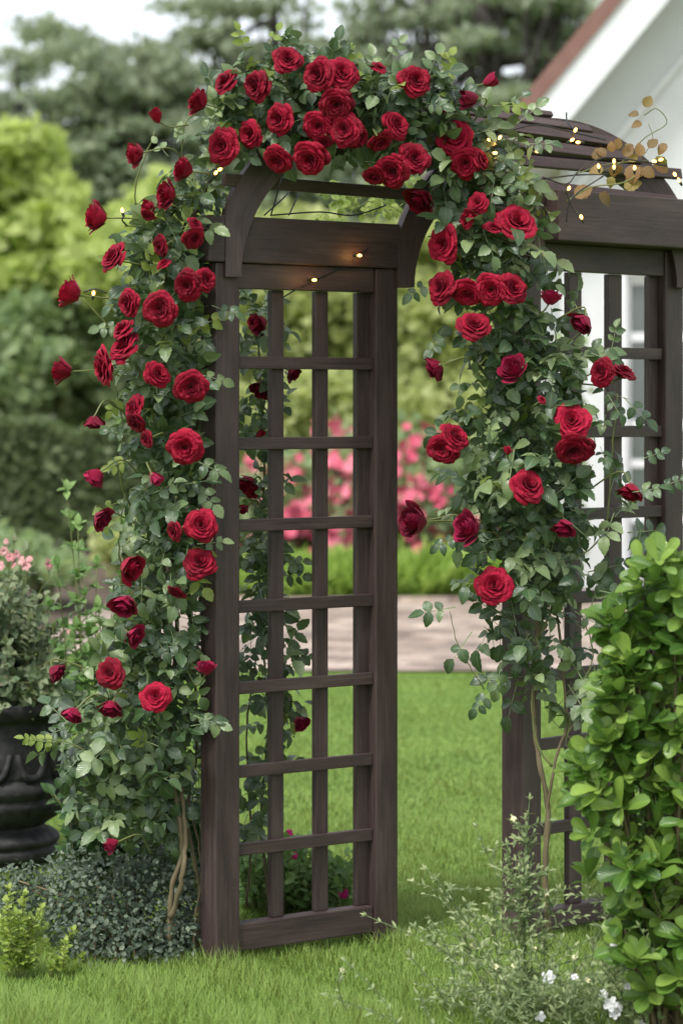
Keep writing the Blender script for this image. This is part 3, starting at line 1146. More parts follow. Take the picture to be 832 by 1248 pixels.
def blob_sprigs(LV, blobs, size=.036, dens=1.0, jit=.7, YV=None, ythr=.93, clipf=None):
    for (px, py, rx, ry, d, rd, k) in blobs:
        c = W(px, py, d)
        ax = np.array([rx * d / F, rd, ry * d / F])
        n = int(dens * k * math.pi * rx * ry / 230)
        for _ in range(n):
            v = norm(R.normal(0, 1, 3))
            if v[1] > .25:
                v[1] *= -1 if random.random() < .6 else 1
            rr = random.random() ** .42
            p = c + v * ax * rr
            out = norm(v * np.array([1, 1, 1]) / ax * ax.mean())
            if clipf and not clipf(p):
                continue
            dr = norm(out * .8 + R.normal(0, jit, 3) + np.array([0, -.1, -.25]))
            nn = norm(np.array([0, -.55, .65]) + out * .45 + R.normal(0, .38, 3))
            sz = size * random.uniform(.7, 1.25)
            tgt = LV
            if YV is not None and random.random() > ythr and rr > .75:
                tgt = YV
                sz *= .85
            sprig(tgt, p - dr * sz * .8, dr, nn, sz, None)


def cane(name, pts, r0, r1, parent, mat=None, sides=7):
    path = smooth_path([W(*q) if len(q) == 3 else q for q in pts], 7)
    path = path + R.normal(0, .0012, path.shape)
    rad = np.linspace(r0, r1, len(path)) * (1 + .12 * np.sin(np.arange(len(path)) * 1.7))
    me = tubes_mesh(name, [(path, rad)], sides)
    return link(name, me, mat or M['cane'], parent)


RT = rose_leaf_tmpls() + [STRIP]

rose_l = thing('climbing_rose', 'climbing rose with crimson blooms smothering the left post and the top of the arch', 'climbing rose', tuple(W(212, 1170, 7.08) * np.array([1, 1, 0])), 'climbing roses on the arbour')
rose_r = thing('climbing_rose', 'climbing rose with crimson blooms hanging over the right hand post, bare canes at its foot', 'climbing rose', tuple(W(663, 1140, 7.22) * np.array([1, 1, 0])), 'climbing roses on the arbour')


def dl(x, y):
    if y < 225 and x > 250:
        return 6.90 - .04 * math.cos((x - 400) / 60.)
    cx = 205
    return depth_rose(x, y, cx, 120, 7.06, .18)


def dr(x, y):
    if y < 230:
        return 7.0
    return depth_rose(x, y, 640, 150, 7.18, .2)


add_blooms(rose_l, LEFT_ROSES, dl, axis_left)
add_blooms(rose_l, LEFT_BACK, lambda x, y: 7.30, lambda x, y: W(322, y + 20, 7.36))
add_blooms(rose_r, RIGHT_ROSES, dr, axis_right)

LL, LY = Leaves(), Leaves()
BL = [
    # over the top of the arch
    (300, 105, 42, 40, 7.05, .15, 1.1), (350, 100, 50, 42, 7.08, .15, 1.1), (410, 120, 60, 52, 7.08, .14, 1.2), (470, 115, 52, 45, 7.06, .15, 1.1),
    (515, 130, 42, 52, 7.05, .15, 1.2), (300, 160, 52, 38, 7.03, .14, .8), (355, 160, 45, 30, 7.03, .12, .9), (462, 178, 46, 28, 7.03, .12, 1.0), (395, 90, 60, 28, 7.1, .14, .8),
    (270, 150, 30, 40, 7.05, .12, .6),
    # shoulder and column on the left post
    (228, 225, 36, 36, 7.1, .14, 1.1), (232, 262, 40, 46, 7.1, .16, 1.2), (205, 300, 54, 46, 7.1, .18, 1.0), (205, 350, 58, 52, 7.12, .2, 1.1),
    (208, 410, 58, 52, 7.12, .2, 1.2), (210, 470, 56, 52, 7.12, .2, 1.25), (212, 530, 54, 50, 7.12, .2, 1.25), (212, 590, 54, 52, 7.12, .2, 1.25),
    (208, 650, 54, 52, 7.12, .2, 1.25), (205, 710, 58, 52, 7.12, .2, 1.25), (196, 770, 64, 52, 7.12, .2, 1.2), (180, 830, 78, 48, 7.1, .2, 1.15),
    (170, 885, 88, 46, 7.1, .2, 1.15), (165, 935, 86, 42, 7.12, .2, 1.15), (168, 980, 74, 34, 7.12, .18, 1.0), (200, 1010, 34, 20, 7.12, .12, .7),
    (100, 900, 40, 40, 7.05, .12, .5),
]
BLB = [(318, 385, 26, 40, 7.36, .07, 1.0), (314, 440, 24, 40, 7.36, .07, 1.0), (316, 505, 26, 45, 7.36, .07, 1.0), (318, 580, 24, 45, 7.36, .07, .95),
       (320, 660, 28, 45, 7.36, .08, 1.0), (322, 730, 27, 45, 7.36, .08, 1.0), (324, 800, 27, 45, 7.37, .08, .9), (326, 870, 26, 45, 7.37, .08, .9),
       (322, 940, 26, 40, 7.38, .08, .7), (316, 1010, 20, 40, 7.38, .08, .5), (345, 700, 12, 20, 7.34, .05, .5), (350, 790, 12, 20, 7.34, .05, .6)]


def not_in_post(p):
    """keep the foliage out of the left post and panel"""
    q = p - L.O
    s, n = q @ L.P, q @ L.N
    if -.03 < s < .65 and -.03 < n < .1 and p[2] < L.z_at(262):
        return False
    return True


blob_sprigs(LL, BL, .040, 1.35, YV=LY, ythr=.93, clipf=not_in_post)
blob_sprigs(LL, BLB, .040, 1.3, YV=LY, ythr=.93, clipf=not_in_post)
# single leaves that stand out against the post or the background: base x, y, direction deg, size, young?
for (x, y, a, sz, yg, d) in [(258, 372, -20, .034, 0, 6.93), (240, 455, -15, .036, 0, 6.95), (236, 560, -25, .040, 0, 6.94), (240, 590, -50, .038, 0, 6.94), (240, 663, 5, .034, 0, 6.94), (236, 872, -20, .038, 0, 6.93), (232, 885, 10, .034, 0, 6.93), (160, 322, 120, .03, 0, 6.95), (150, 395, 190, .032, 0, 6.95), (150, 330, 150, .028, 1, 6.95),
                             (205, 190, 130, .024, 0, 7.0), (215, 175, 80, .022, 0, 7.0), (300, 62, 110, .03, 1, 7.0), (325, 58, 60, .028, 1, 7.02),
                             (440, 85, 110, .03, 1, 7.0), (470, 72, 50, .03, 0, 7.02), (520, 100, 30, .036, 1, 7.0), (535, 90, 60, .03, 1, 7.0),
                             (245, 60, 0, .0001, 0, 7.1), (75, 905, 175, .034, 1, 6.98), (52, 903, 170, .026, 1, 6.98), (95, 925, 230, .034, 0, 6.97), (150, 610, 200, .03, 1, 6.98),
                             (160, 560, 200, .03, 1, 6.98), (148, 480, 240, .028, 1, 6.98), (140, 640, 190, .026, 1, 6.98), (165, 715, 170, .03, 0, 6.97),
                             (340, 690, 10, .034, 0, 7.3), (345, 780, -40, .034, 0, 7.3), (348, 795, -10, .032, 0, 7.3), (160, 530, 170, .03, 0, 6.98)]:
    t = math.radians(a)
    dd = norm([math.cos(t), random.uniform(-.3, .1), math.sin(t)])
    sprig(LY if yg else LL, W(x, y, d), dd, norm([random.uniform(-.3, .3), -.8, .5]), sz, None, tone=random.uniform(.4, .9))
# open young shoots under the arch top
for _ in range(46):
    x, y = random.uniform(392, 500), random.uniform(205, 268)
    if y < 205 + (500 - x) * .2:
        continue
    sprig(LY, W(x, y, 7.75 + random.uniform(-.1, .2)), norm(R.normal(0, 1, 3) + [0, 0, -.2]), norm([0, -.7, .6] + R.normal(0, .4, 3)), .027, None)
bl = BLOOMS[rose_l.name]
tag(LL.build('foliage', RT, M['rose_leaf'], rose_l, bl), kind='stuff')
tag(LY.build('young_foliage', RT, M['rose_leaf_young'], rose_l, bl), kind='stuff')
rose_l_canes = [
    ([(206, 1150, 7.02), (210, 1080, 7.0), (222, 1040, 7.02), (216, 985, 7.05), (205, 900, 7.1), (215, 760, 7.14), (205, 600, 7.12), (212, 430, 7.12), (230, 280, 7.08), (300, 160, 7.05), (400, 110, 7.08)], .0075, .004),
    ([(208, 1120, 7.0), (222, 1070, 6.99), (226, 1015, 7.03), (221, 960, 7.08), (225, 860, 7.16), (200, 700, 7.16), (218, 520, 7.14), (200, 350, 7.12), (245, 230, 7.08)], .0075, .0035),
    ([(240, 1160, 7.1), (244, 1100, 7.09), (236, 1040, 7.1), (228, 990, 7.14), (240, 900, 7.2), (232, 700, 7.2), (236, 500, 7.18)], .006, .003),
    ([(236, 1165, 7.06), (238, 1120, 7.07), (246, 1060, 7.08), (235, 1000, 7.1)], .0035, .003),
    ([(328, 1105, 7.42), (318, 1000, 7.38), (326, 880, 7.38), (316, 720, 7.36), (322, 560, 7.36), (314, 400, 7.36)], .0045, .0025),
    ([(300, 1105, 7.42), (306, 1020, 7.38), (300, 900, 7.38), (312, 800, 7.36)], .004, .0025),
    ([(200, 330, 7.1), (165, 240, 7.05), (188, 160, 7.02)], .003, .0016),
    ([(205, 520, 7.1), (150, 420, 7.02), (100, 362, 6.98)], .0028, .0018),
    ([(180, 650, 7.1), (148, 590, 7.02), (150, 520, 7.0), (140, 470, 6.98)], .003, .0018),
    ([(150, 720, 7.06), (145, 660, 7.02), (152, 600, 7.0)], .0028, .0015),
    ([(120, 930, 7.0), (85, 905, 6.98), (40, 900, 6.97)], .0022, .0012),
    ([(330, 830, 7.34), (352, 850, 7.32), (366, 868, 7.31)], .002, .0015),
    ([(500, 235, 7.8), (440, 240, 7.8), (385, 238, 7.76)], .0022, .0015), ([(500, 215, 7.85), (470, 232, 7.8), (420, 262, 7.76)], .0022, .0015),
    ([(250, 130, 7.0), (226, 150, 6.98), (222, 190, 7.0)], .002, .0015), ([(152, 275, 7.0), (190, 275, 7.02)], .002, .0015),
]
for pts, r0, r1 in rose_l_canes:
    cane('cane', pts, r0, r1, rose_l, M['cane'] if r0 > .0032 else M['stalk'])

RLV, RYV = Leaves(), Leaves()
BR = [
    (545, 130, 26, 24, 7.1, .1, .9), (560, 165, 40, 40, 7.12, .14, 1.0), (600, 190, 44, 44, 7.12, .12, .9), (560, 215, 44, 32, 7.12, .14, 1.0), (610, 240, 54, 42, 7.14, .16, 1.15),
    (590, 285, 62, 42, 7.14, .18, 1.15), (620, 305, 55, 40, 7.14, .18, 1.1), (605, 350, 60, 44, 7.16, .2, 1.1), (620, 400, 58, 46, 7.17, .2, 1.1),
    (630, 450, 66, 46, 7.18, .2, 1.1), (632, 500, 74, 46, 7.18, .2, 1.0), (632, 550, 76, 46, 7.18, .2, 1.0), (636, 600, 80, 46, 7.18, .2, 1.0),
    (642, 650, 84, 44, 7.18, .2, 1.0), (628, 700, 66, 42, 7.18, .2, .9), (690, 690, 56, 40, 7.2, .16, .5), (606, 755, 40, 32, 7.16, .14, .6), (650, 770, 46, 40, 7.18, .14, .5),
    (640, 825, 34, 28, 7.18, .12, .7), (700, 830, 34, 46, 7.18, .1, .5), (715, 760, 24, 40, 7.2, .1, .3), (700, 400, 22, 30, 7.18, .08, .35), (730, 560, 40, 40, 7.14, .1, .28), (755, 500, 22, 46, 7.12, .08, .22),
    (745, 640, 42, 40, 7.14, .1, .32), (685, 435, 34, 40, 7.16, .1, .7), (575, 600, 32, 50, 7.14, .1, .5), (700, 875, 16, 20, 7.18, .06, .4),
]


def not_in_post_r(p):
    q = p - RP.O
    s, n = q @ RP.P, q @ RP.N
    return not (-.03 < s < .75 and -.03 < n < .1)


blob_sprigs(RLV, BR, .043, 1.15, YV=RYV, ythr=.965, clipf=not_in_post_r)
for (x, y, a, sz, yg, d) in [(555, 740, 190, .044, 0, 7.05), (575, 770, 235, .046, 0, 7.05), (600, 840, 230, .036, 0, 7.06), (610, 810, 260, .036, 0, 7.06), (560, 450, 270, .036, 0, 7.08),
                             (550, 505, 230, .04, 0, 7.06), (560, 650, 210, .034, 0, 7.06), 
                             (630, 150, 40, .036, 0, 7.05), (640, 175, 0, .036, 0, 7.05), (600, 128, 0, .036, 1, 7.06), 
                             (800, 595, 20, .034, 0, 7.0), (770, 600, 10, .038, 0, 7.0), (780, 560, 20, .03, 0, 7.0), (525, 340, 220, .034, 0, 7.06), (540, 400, 240, .034, 0, 7.08), (745, 425, 80, .03, 0, 7.0), (740, 480, -60, .034, 0, 7.0),
                             (730, 720, -10, .04, 0, 7.1), (700, 745, -30, .042, 0, 7.1), (612, 130, 30, .03, 0, 7.08), (700, 370, -60, .032, 0, 7.1), (720, 430, -20, .034, 0, 7.08)]:
    t = math.radians(a)
    dd = norm([math.cos(t), random.uniform(-.3, .1), math.sin(t)])
    sprig(RYV if yg else RLV, W(x, y, d), dd, norm([random.uniform(-.3, .3), -.8, .5]), sz, None, tone=random.uniform(.3, .8))
br = BLOOMS[rose_r.name]
tag(RLV.build('foliage', RT, M['rose_leaf'], rose_r, br), kind='stuff')
tag(RYV.build('young_foliage', RT, M['rose_leaf_young'], rose_r, br), kind='stuff')
for pts, r0, r1 in [
    ([(668, 1135, 7.12), (664, 1060, 7.1), (668, 990, 7.1), (656, 920, 7.12), (650, 860, 7.14), (655, 760, 7.16), (640, 620, 7.2), (630, 450, 7.2), (605, 320, 7.18), (575, 200, 7.14), (540, 140, 7.1)], .0085, .004),
    ([(666, 1120, 7.1), (664, 1020, 7.1), (676, 930, 7.1), (690, 880, 7.12), (684, 800, 7.14), (676, 720, 7.16), (660, 560, 7.2), (640, 400, 7.18)], .0045, .003),
    ([(672, 935, 7.1), (652, 900, 7.1), (648, 840, 7.12)], .0035, .0022),
    ([(690, 900, 7.12), (702, 850, 7.12), (722, 800, 7.14), (706, 740, 7.14)], .0026, .0016),
    ([(655, 780, 7.14), (682, 722, 7.12), (690, 690, 7.12), (735, 650, 7.1), (745, 560, 7.06), (752, 480, 7.0)], .003, .0018),
    ([(640, 420, 7.16), (600, 432, 7.1), (570, 435, 7.06), (545, 440, 7.05)], .002, .0014),
    ([(600, 640, 7.1), (560, 628, 7.06), (520, 634, 7.05)], .002, .0015),
    ([(650, 470, 7.14), (690, 420, 7.08), (712, 400, 7.05)], .002, .0014), ([(660, 480, 7.14), (676, 420, 7.1), (671, 375, 7.08)], .002, .0014),
    ([(590, 840, 7.1), (560, 790, 7.08), (548, 745, 7.06)], .0016, .001),
    ([(700, 930, 7.12), (720, 870, 7.14), (700, 800, 7.16)], .0012, .001), ([(705, 945, 7.1), (690, 900, 7.1), (720, 860, 7.12)], .001, .0008),
    ([(680, 860, 7.1), (700, 835, 7.1), (720, 822, 7.1)], .001, .0008), ([(700, 905, 7.1), (668, 870, 7.1), (660, 830, 7.1)], .001, .0008),
]:
    cane('cane', pts, r0, r1, rose_r, M['cane'] if r0 > .004 else M['stalk'])

# bronze shoot lying on the roof
bz = thing('rose_shoot', 'young bronze and yellow-green shoot curling over the roof slats beside the fairy lights', 'shoot', tuple(W(775, 250, 7.3)))
BZ = Leaves()
shoot = [([(735, 208, 7.3), (760, 195, 7.28), (785, 168, 7.26), (812, 150, 7.26), (800, 132, 7.26), (785, 140, 7.26)], .0015), ([(700, 212, 7.3), (740, 200, 7.3), (790, 195, 7.28)], .0016),
         ([(690, 245, 7.22), (720, 228, 7.22), (760, 222, 7.22), (785, 205, 7.25)], .0022), ([(780, 195, 7.27), (795, 170, 7.26), (790, 150, 7.26)], .001)]
link('stem', tubes_mesh('stem', [(smooth_path([W(*q) for q in p], 6), r) for p, r in shoot], 5), M['stalk'], bz)
for (x, y, a, s_) in [(785, 130, 60, .026), (778, 140, 170, .022), (782, 150, 190, .022), (812, 175, 230, .026), (780, 190, 80, .028), (795, 195, -20, .04), (770, 200, -90, .04), (800, 190, -50, .036),
                      (745, 185, 100, .022), (752, 182, 80, .024), (738, 190, 130, .026), (760, 190, 60, .028), (748, 200, -80, .026), (765, 195, 20, .024), (790, 180, 60, .026), (735, 205, 200, .03),
                      (728, 195, 90, .026), (770, 183, 110, .02), (755, 200, 250, .022), (782, 205, -30, .03), (745, 215, -100, .022), (770, 215, 30, .034), (730, 235, -30, .034), (760, 228, 10, .036), (700, 240, 20, .04)]:
    t = math.radians(a + random.uniform(-15, 15))
    BZ.add(W(x, y, 7.24), norm([math.cos(t), random.uniform(-.3, .2), math.sin(t)]), norm([random.uniform(-.4, .4), -.8, .4]), s_ * 1.4, random.randrange(5), random.random(), 1.2)
BZ.build('leaves', RL, M['bronze_leaf'], bz)

# ------------------------------------------------------------------ fairy lights
BULB = None


def bulb_mesh():
    bm = bmesh.new()
    bmesh.ops.create_uvsphere(bm, u_segments=10, v_segments=8, radius=.0042)
    for v in bm.verts:
        v.co.z *= 1.55
    me = bpy.data.meshes.new('bulb')
    bm.to_mesh(me)
    bm.free()
    me.materials.append(M['bulb'])
    return me


BULB = bulb_mesh()
SOCK = tubes_mesh('socket', [([(0, 0, .006), (0, 0, .010), (0, 0, .018)], [.0042, .0042, .0025])], 8)
SOCK.materials.append(M['socket'])


def lights(label, wires, bulbs, group='strings of warm fairy lights'):
    b0 = bulbs[0]
    root = thing('fairy_lights', label, 'string lights', tuple(W(*b0[:3])), group)
    for w in wires:
        pts = smooth_path([W(*q) for q in w], 7)
        link('wire', tubes_mesh('wire', [(pts, .0022)], 6), M['wire'], root)
    for (x, y, d, ang) in bulbs:
        o = bpy.data.objects.new('bulb', BULB)
        C.objects.link(o)
        o.parent = root
        a = math.radians(ang)
        q = Vector((-math.cos(a), .15, -math.sin(a))).to_track_quat('Z', 'Y')
        o.matrix_basis = Matrix.Translation(-root.location) @ Matrix.LocRotScale(Vector(W(x, y, d)), q, None)
        s_ = bpy.data.objects.new('socket', SOCK)
        C.objects.link(s_)
        s_.parent = o
    return root


def onL(px, n=-.0):
    s = L.s_at(px, n)
    return (L.O + L.P * s + L.N * n)[1]


lights('short string of two warm bulbs draped across the boards above the left lattice',
       [[(345, 362, onL(345, -.004)), (362, 352, onL(362, -.004)), (385, 341, onL(385, .002)), (412, 328, onL(412, .002)), (436, 312, onL(436, -.016)), (448, 303, onL(448, -.016))]],
       [(383, 341, onL(383, -.006) - .004, 0), (438, 311, onL(438, -.02) - .006, 0)])
lights('long string of warm bulbs over the roof slats, one end hanging down the right beam',
       [[(600, 165, 7.15), (650, 152, 7.16), (685, 158, 7.18), (712, 164, 7.22), (738, 170, 7.3)], [(660, 215, 7.1), (690, 224, 7.1), (705, 208, 7.12), (735, 192, 7.16), (780, 196, 7.2), (812, 202, 7.24)],
        [(690, 226, 7.12), (693, 242, 7.12), (700, 256, 7.12), (708, 263, 7.11)], [(630, 205, 7.1), (648, 218, 7.1), (700, 213, 7.12), (740, 212, 7.12)], [(690, 270, 7.13), (693, 250, 7.13), (702, 236, 7.14), (735, 214, 7.15)],
        [(690, 137, 7.3), (691, 148, 7.25), (700, 158, 7.2)]],
       [(701, 158, 7.16, 60), (697, 170, 7.16, 30), (704, 173, 7.16, 180), (595, 171, 7.02, 90), (609, 167, 7.02, 60), (603, 186, 7.02, 0), (729, 202, 7.13, 100), (748, 196, 7.13, 90), (748, 203, 7.13, 90), (693, 229, 7.08, 60), (708, 264, 7.1, 110),
        (805, 194, 7.18, 10), (797, 196, 7.18, 170), (822, 212, 7.18, 120), (827, 219, 7.18, 120), (773, 204, 7.18, 90), (655, 184, 7.18, 10)])
lights('string of warm bulbs threaded through the rose leaves beside the left post',
       [[(130, 357, 6.93), (115, 352, 6.93), (102, 356, 6.93)], [(152, 262, 6.95), (149, 268, 6.95), (155, 275, 6.97)], [(262, 216, 6.96), (270, 200, 7.0), (262, 188, 7.03)], [(345, 212, 6.99), (338, 235, 7.0), (330, 262, 7.1)], [(322, 262, 7.1), (350, 236, 7.2), (352, 226, 7.3)], [(352, 262, 7.2), (362, 240, 7.25), (368, 225, 7.3)],
        [(330, 262, 7.1), (390, 258, 7.2), (430, 262, 7.3), (470, 250, 7.35)]],
       [(114, 357, 6.93, 80), (149, 256, 6.95, 100), (263, 210, 6.95, 60), (268, 206, 6.95, 20)])

def glow(root, x, y, d, e=.035):
    ld = bpy.data.lights.new('bulb_glow', 'POINT')
    ld.energy = e
    ld.color = (1, .45, .13)
    ld.shadow_soft_size = .005
    o = bpy.data.objects.new('bulb_glow', ld)
    C.objects.link(o)
    o.parent = root
    o.matrix_basis = Matrix.Translation(-root.location) @ Matrix.Translation(Vector(W(x, y, d)))


fl = [o for o in C.objects if o.name.startswith('fairy_lights')]
fl.sort(key=lambda o: o.name)
for (x, y) in ((383, 341), (438, 311)):
    glow(fl[0], x, y, onL(x, -.02) - .03)
for (x, y, d) in ((708, 264, 7.07), (693, 229, 7.05), (655, 184, 7.16), (603, 186, 7.0), (729, 202, 7.1), (800, 195, 7.15), (700, 170, 7.13)):
    glow(fl[1], x, y, d, .03)

# ------------------------------------------------------------------ urn and its plant
def lathe(name, prof, mat, parent, center, seg=64, mod=None):
    V, Fc = [], []
    n = len(prof)
    for i, (r, z) in enumerate(prof):
        for k in range(seg):
            a = 2 * math.pi * k / seg
            rr = r + (mod(a, z) if mod else 0)
            V.append((center[0] + rr * math.cos(a), center[1] + rr * math.sin(a), z))
    for i in range(n - 1):
        for k in range(seg):
            k2 = (k + 1) % seg
            Fc.append((i * seg + k, i * seg + k2, (i + 1) * seg + k2, (i + 1) * seg + k))
    me = bpy.data.meshes.new(name)
    me.from_pydata(V, [], Fc)
    me.polygons.foreach_set('use_smooth', np.ones(len(Fc), dtype=bool))
    return link(name, me, mat, parent)


UD = 8.55
us = UD / F
uc = W(-6, 1050, UD)
urn = thing('garden_urn', 'black cast garden urn with swags round its belly, left of the arch', 'urn', (uc[0], uc[1], 0))
zz = lambda py: H + (HY - py) * us
rr_ = lambda px: (px + 12) * us


def fillet(pts, per=5):
    return [tuple(p) for p in smooth_path([np.array([a, b, 0.]) for a, b in pts], per)[:, :2]]


bowl = [(rr_(40), zz(862)), (rr_(74), zz(860)), (rr_(88), zz(856)), (rr_(93), zz(850)), (rr_(95), zz(858)), (rr_(90), zz(868)), (rr_(80), zz(873)), (rr_(76), zz(880)), (rr_(77), zz(900)), (rr_(78), zz(920)), (rr_(77), zz(938)),
        (rr_(76), zz(943)), (rr_(81), zz(950)), (rr_(82), zz(957)), (rr_(79), zz(963)), (rr_(76), zz(967)), (rr_(78), zz(973)), (rr_(76), zz(980)), (rr_(68), zz(990)), (rr_(56), zz(998)), (rr_(49), zz(1003))]
bowl_o = lathe('bowl', fillet(bowl), M['urn'], urn, (uc[0], uc[1]), 72)
foot = [(rr_(48), zz(1002)), (rr_(50), zz(1007)), (rr_(60), zz(1012)), (rr_(66), zz(1017)), (rr_(66), zz(1023)), (rr_(62), zz(1027)), (rr_(65), zz(1031)), (rr_(64), zz(1040)), (rr_(56), zz(1046)), (rr_(54), zz(1052)), (rr_(54), -.01)]
lathe('foot', fillet(foot), M['urn'], urn, (uc[0], uc[1]), 72)
# raised swags around the belly
for k in range(12):
    a0 = -math.pi / 2 + (k - 6) * 2 * math.pi / 12 + .12
    pts = []
    for t in np.linspace(-1, 1, 15):
        a = a0 + t * .21
        pts.append(np.array([uc[0] + (rr_(77.5)) * math.cos(a), uc[1] + (rr_(77.5)) * math.sin(a), zz(941 - 30 * (abs(t) ** 3.2)) + .004]))
    link('swag', tubes_mesh('swag', [(np.array(pts), .0095 + .004 * (1 - np.linspace(-1, 1, 15) ** 2))], 8), M['urn'], urn)


def plant(name, label, cat, loc, group=None):
    return thing(name, label, cat, loc, group)


def leafy_stems(stems, leaf_size, step, tm_n, spread=.8, jitter=.25, tone=None, pair=False, start=.25):
    """leaves set along stems (each an array of points)"""
    LV = Leaves()
    for path in stems:
        seg = np.linalg.norm(np.diff(path, axis=0), axis=1)
        s = np.concatenate([[0], np.cumsum(seg)])
        T = norm(np.gradient(path, axis=0))
        x = s[-1] * start
        i = 0
        tn = random.random()
        while x < s[-1]:
            j = min(len(path) - 1, int(np.searchsorted(s, x)))
            t = T[j]
            a = i * 2.4 + random.random() * .6
            e1 = norm(np.cross(t, [.1, .2, .97] if abs(t[2]) < .9 else [1, .1, 0]))
            e2 = np.cross(t, e1)
            for q in ((0, math.pi) if pair else (0,)):
                o = e1 * math.cos(a + q) + e2 * math.sin(a + q)
                d = norm(o * spread + t * (1 - spread * .4) + R.normal(0, jitter, 3))
                LV.add(path[j], d, norm(t * .8 + np.array([0, -.3, .5]) + R.normal(0, .25, 3)), leaf_size * random.uniform(.6, 1.2) * (1 - .35 * x / s[-1]), random.randrange(tm_n), min(1, max(0, tn * .6 + .4 * random.random() + .25 * (x / s[-1] - .5))), 1.0)
            x += step * random.uniform(.7, 1.3)
            i += 1
        LV.add(path[-1], T[-1], norm([0, -.6, .5]), leaf_size * .7, random.randrange(tm_n), min(1, .5 + tn * .5))
    return LV


def arc_stem(b, tip, sag=.25, per=6, wob=.01):
    b, tip = np.asarray(b), np.asarray(tip)
    m = b * .5 + tip * .5
    m[2] = b[2] + (tip[2] - b[2]) * (.5 + sag)
    m[:2] = b[:2] * (.5 + sag) + tip[:2] * (.5 - sag)
    return smooth_path([b, m + R.normal(0, wob, 3), tip], per)


SL = simple_leaf_tmpls(.30, .85, 5)
SL2 = simple_leaf_tmpls(.36, .9, 4, n=2)
FLO = None


def small_flower_mesh(mat, n=6, seed=1, layers=1):
    r = np.random.default_rng(seed)
    V, Fc, RN, UV = [], [], [], []
    for ly in range(layers):
        for k in range(n):
            a = 2 * math.pi * (k + ly * .5) / n + r.normal(0, .1)
            up = .25 + .5 * ly
            ln = 1.0 - .3 * ly
            b = len(V)
            rn = r.random()
            for (t, w, z) in ((0.05, .08, 0), (.5, .34, .18 * (1 + up)), (.85, .36, .22 * (1 + up)), (1.0, .12, .15 * (1 + up))):
                for sgn in (-1, 0, 1):
                    x, y = t * ln, sgn * w * ln
                    V.append((x * math.cos(a) - y * math.sin(a), x * math.sin(a) + y * math.cos(a), z + .08 * abs(sgn)))
                    RN.append(rn)
                    UV.append((.5 + sgn * .5, t))
            for j in range(3):
                for i in range(2):
                    Fc.append((b + j * 3 + i, b + j * 3 + i + 1, b + (j + 1) * 3 + i + 1, b + (j + 1) * 3 + i))
    me = mesh_np('flower', np.array(V), np.array(Fc).ravel(), np.arange(len(Fc)) * 4, UV, RN)
    me.materials.append(mat)
    return me


def put_flower(me, root, p, face, size, name='flower'):
    o = bpy.data.objects.new(name, me)
    C.objects.link(o)
    o.parent = root
    o.matrix_basis = Matrix.Translation(-root.location) @ Matrix.LocRotScale(Vector(p), Vector(face).to_track_quat('Z', 'Y'), Vector((size,) * 3))
    return o


# the dusty small-leaved plant in the urn, pale pink flowers at its top
up_ = plant('potted_rose_bush', 'dusty grey-green bush with a few pale pink flowers, growing in the black urn', 'potted bush', (uc[0], uc[1], zz(862)))
stems = []
for _ in range(185):
    a, q = R.uniform(0, 2 * np.pi), R.random() ** .5
    px, py = R.uniform(-75, 96), R.uniform(695, 850)
    e = 1 - ((px - 8) / 100) ** 2
    if py < 850 - 165 * max(0, e) ** .7:
        py = 850 - 150 * random.random() * max(.1, e)
    tip = W(px, py, UD + R.uniform(-.28, .28))
    stems.append(arc_stem((uc[0] + .14 * math.cos(a) * q, uc[1] + .14 * math.sin(a) * q, zz(862)), tip, .15))
for (tx, ty) in [(17, 662), (10, 668), (30, 672), (60, 700), (36, 690), (92, 745)]:
    stems.append(arc_stem((uc[0] + .05, uc[1], zz(862)), W(tx, ty, UD - .05), .1))
for _ in range(60):      # overhanging the rim
    px = R.uniform(-70, 120)
    stems.append(arc_stem((uc[0] + R.uniform(-.05, .12), uc[1] - .1, zz(858)), W(px, R.uniform(820, 868), UD - .22 + R.uniform(-.08, .1)), .35))
link('stem', tubes_mesh('stem', [(s_, .0018) for s_ in stems], 4), M['stalk'], up_)
tag(leafy_stems(stems, .050, .0165, 3, start=.2, jitter=.5).build('foliage', SL, M['urn_leaf'], up_), kind='stuff')
pf = small_flower_mesh(M['pale_pink'], 6, 4, 2)
for (x, y, s_) in [(5, 672, 8), (12, 680, 8), (20, 676, 7), (27, 684, 8), (33, 690, 9), (36, 682, 6), (2, 690, 8), (58, 688, 9), (18, 690, 6), (8, 660, 5), (30, 833, 6), (26, 842, 6), (85, 770, 5)]:
    put_flower(pf, up_, W(x, y, UD - .14), norm([R.normal(0, .5), -1, .5 + R.normal(0, .3)]), s_ * us * .75)

# upright leafy shoots between the urn and the roses
sh = plant('leafy_shrub', 'pale green upright shoots between the black urn and the rose column', 'shrub', tuple(W(120, 1060, 8.3) * np.array([1, 1, 0])))
stems = []
for (bx, tx, ty) in [(100, 82, 598), (104, 95, 640), (110, 118, 690), (130, 150, 640), (112, 100, 700), (140, 120, 740), (90, 70, 690), (150, 160, 700), (130, 135, 770), (100, 60, 740), (120, 90, 780), (160, 180, 760), (110, 140, 720)]:
    stems.append(arc_stem(W(bx, 1060, 8.3), W(tx, ty, 8.3 + R.uniform(-.12, .15)), .05))
link('stem', tubes_mesh('stem', [(s_, np.linspace(.004, .0015, len(s_))) for s_ in stems], 5), M['stalk'], sh)
for _ in range(46):
    bx = R.uniform(85, 180)
    stems.append(arc_stem(W(bx, 1060, 8.3), W(bx + R.uniform(-30, 35), R.uniform(735, 900), 8.25 + R.uniform(-.2, .2)), .08))
LV = leafy_stems(stems, .056, .013, 3, start=.3, spread=.85, jitter=.6)
tag(LV.build('foliage', SL, M['mid_leaf'], sh), kind='stuff')

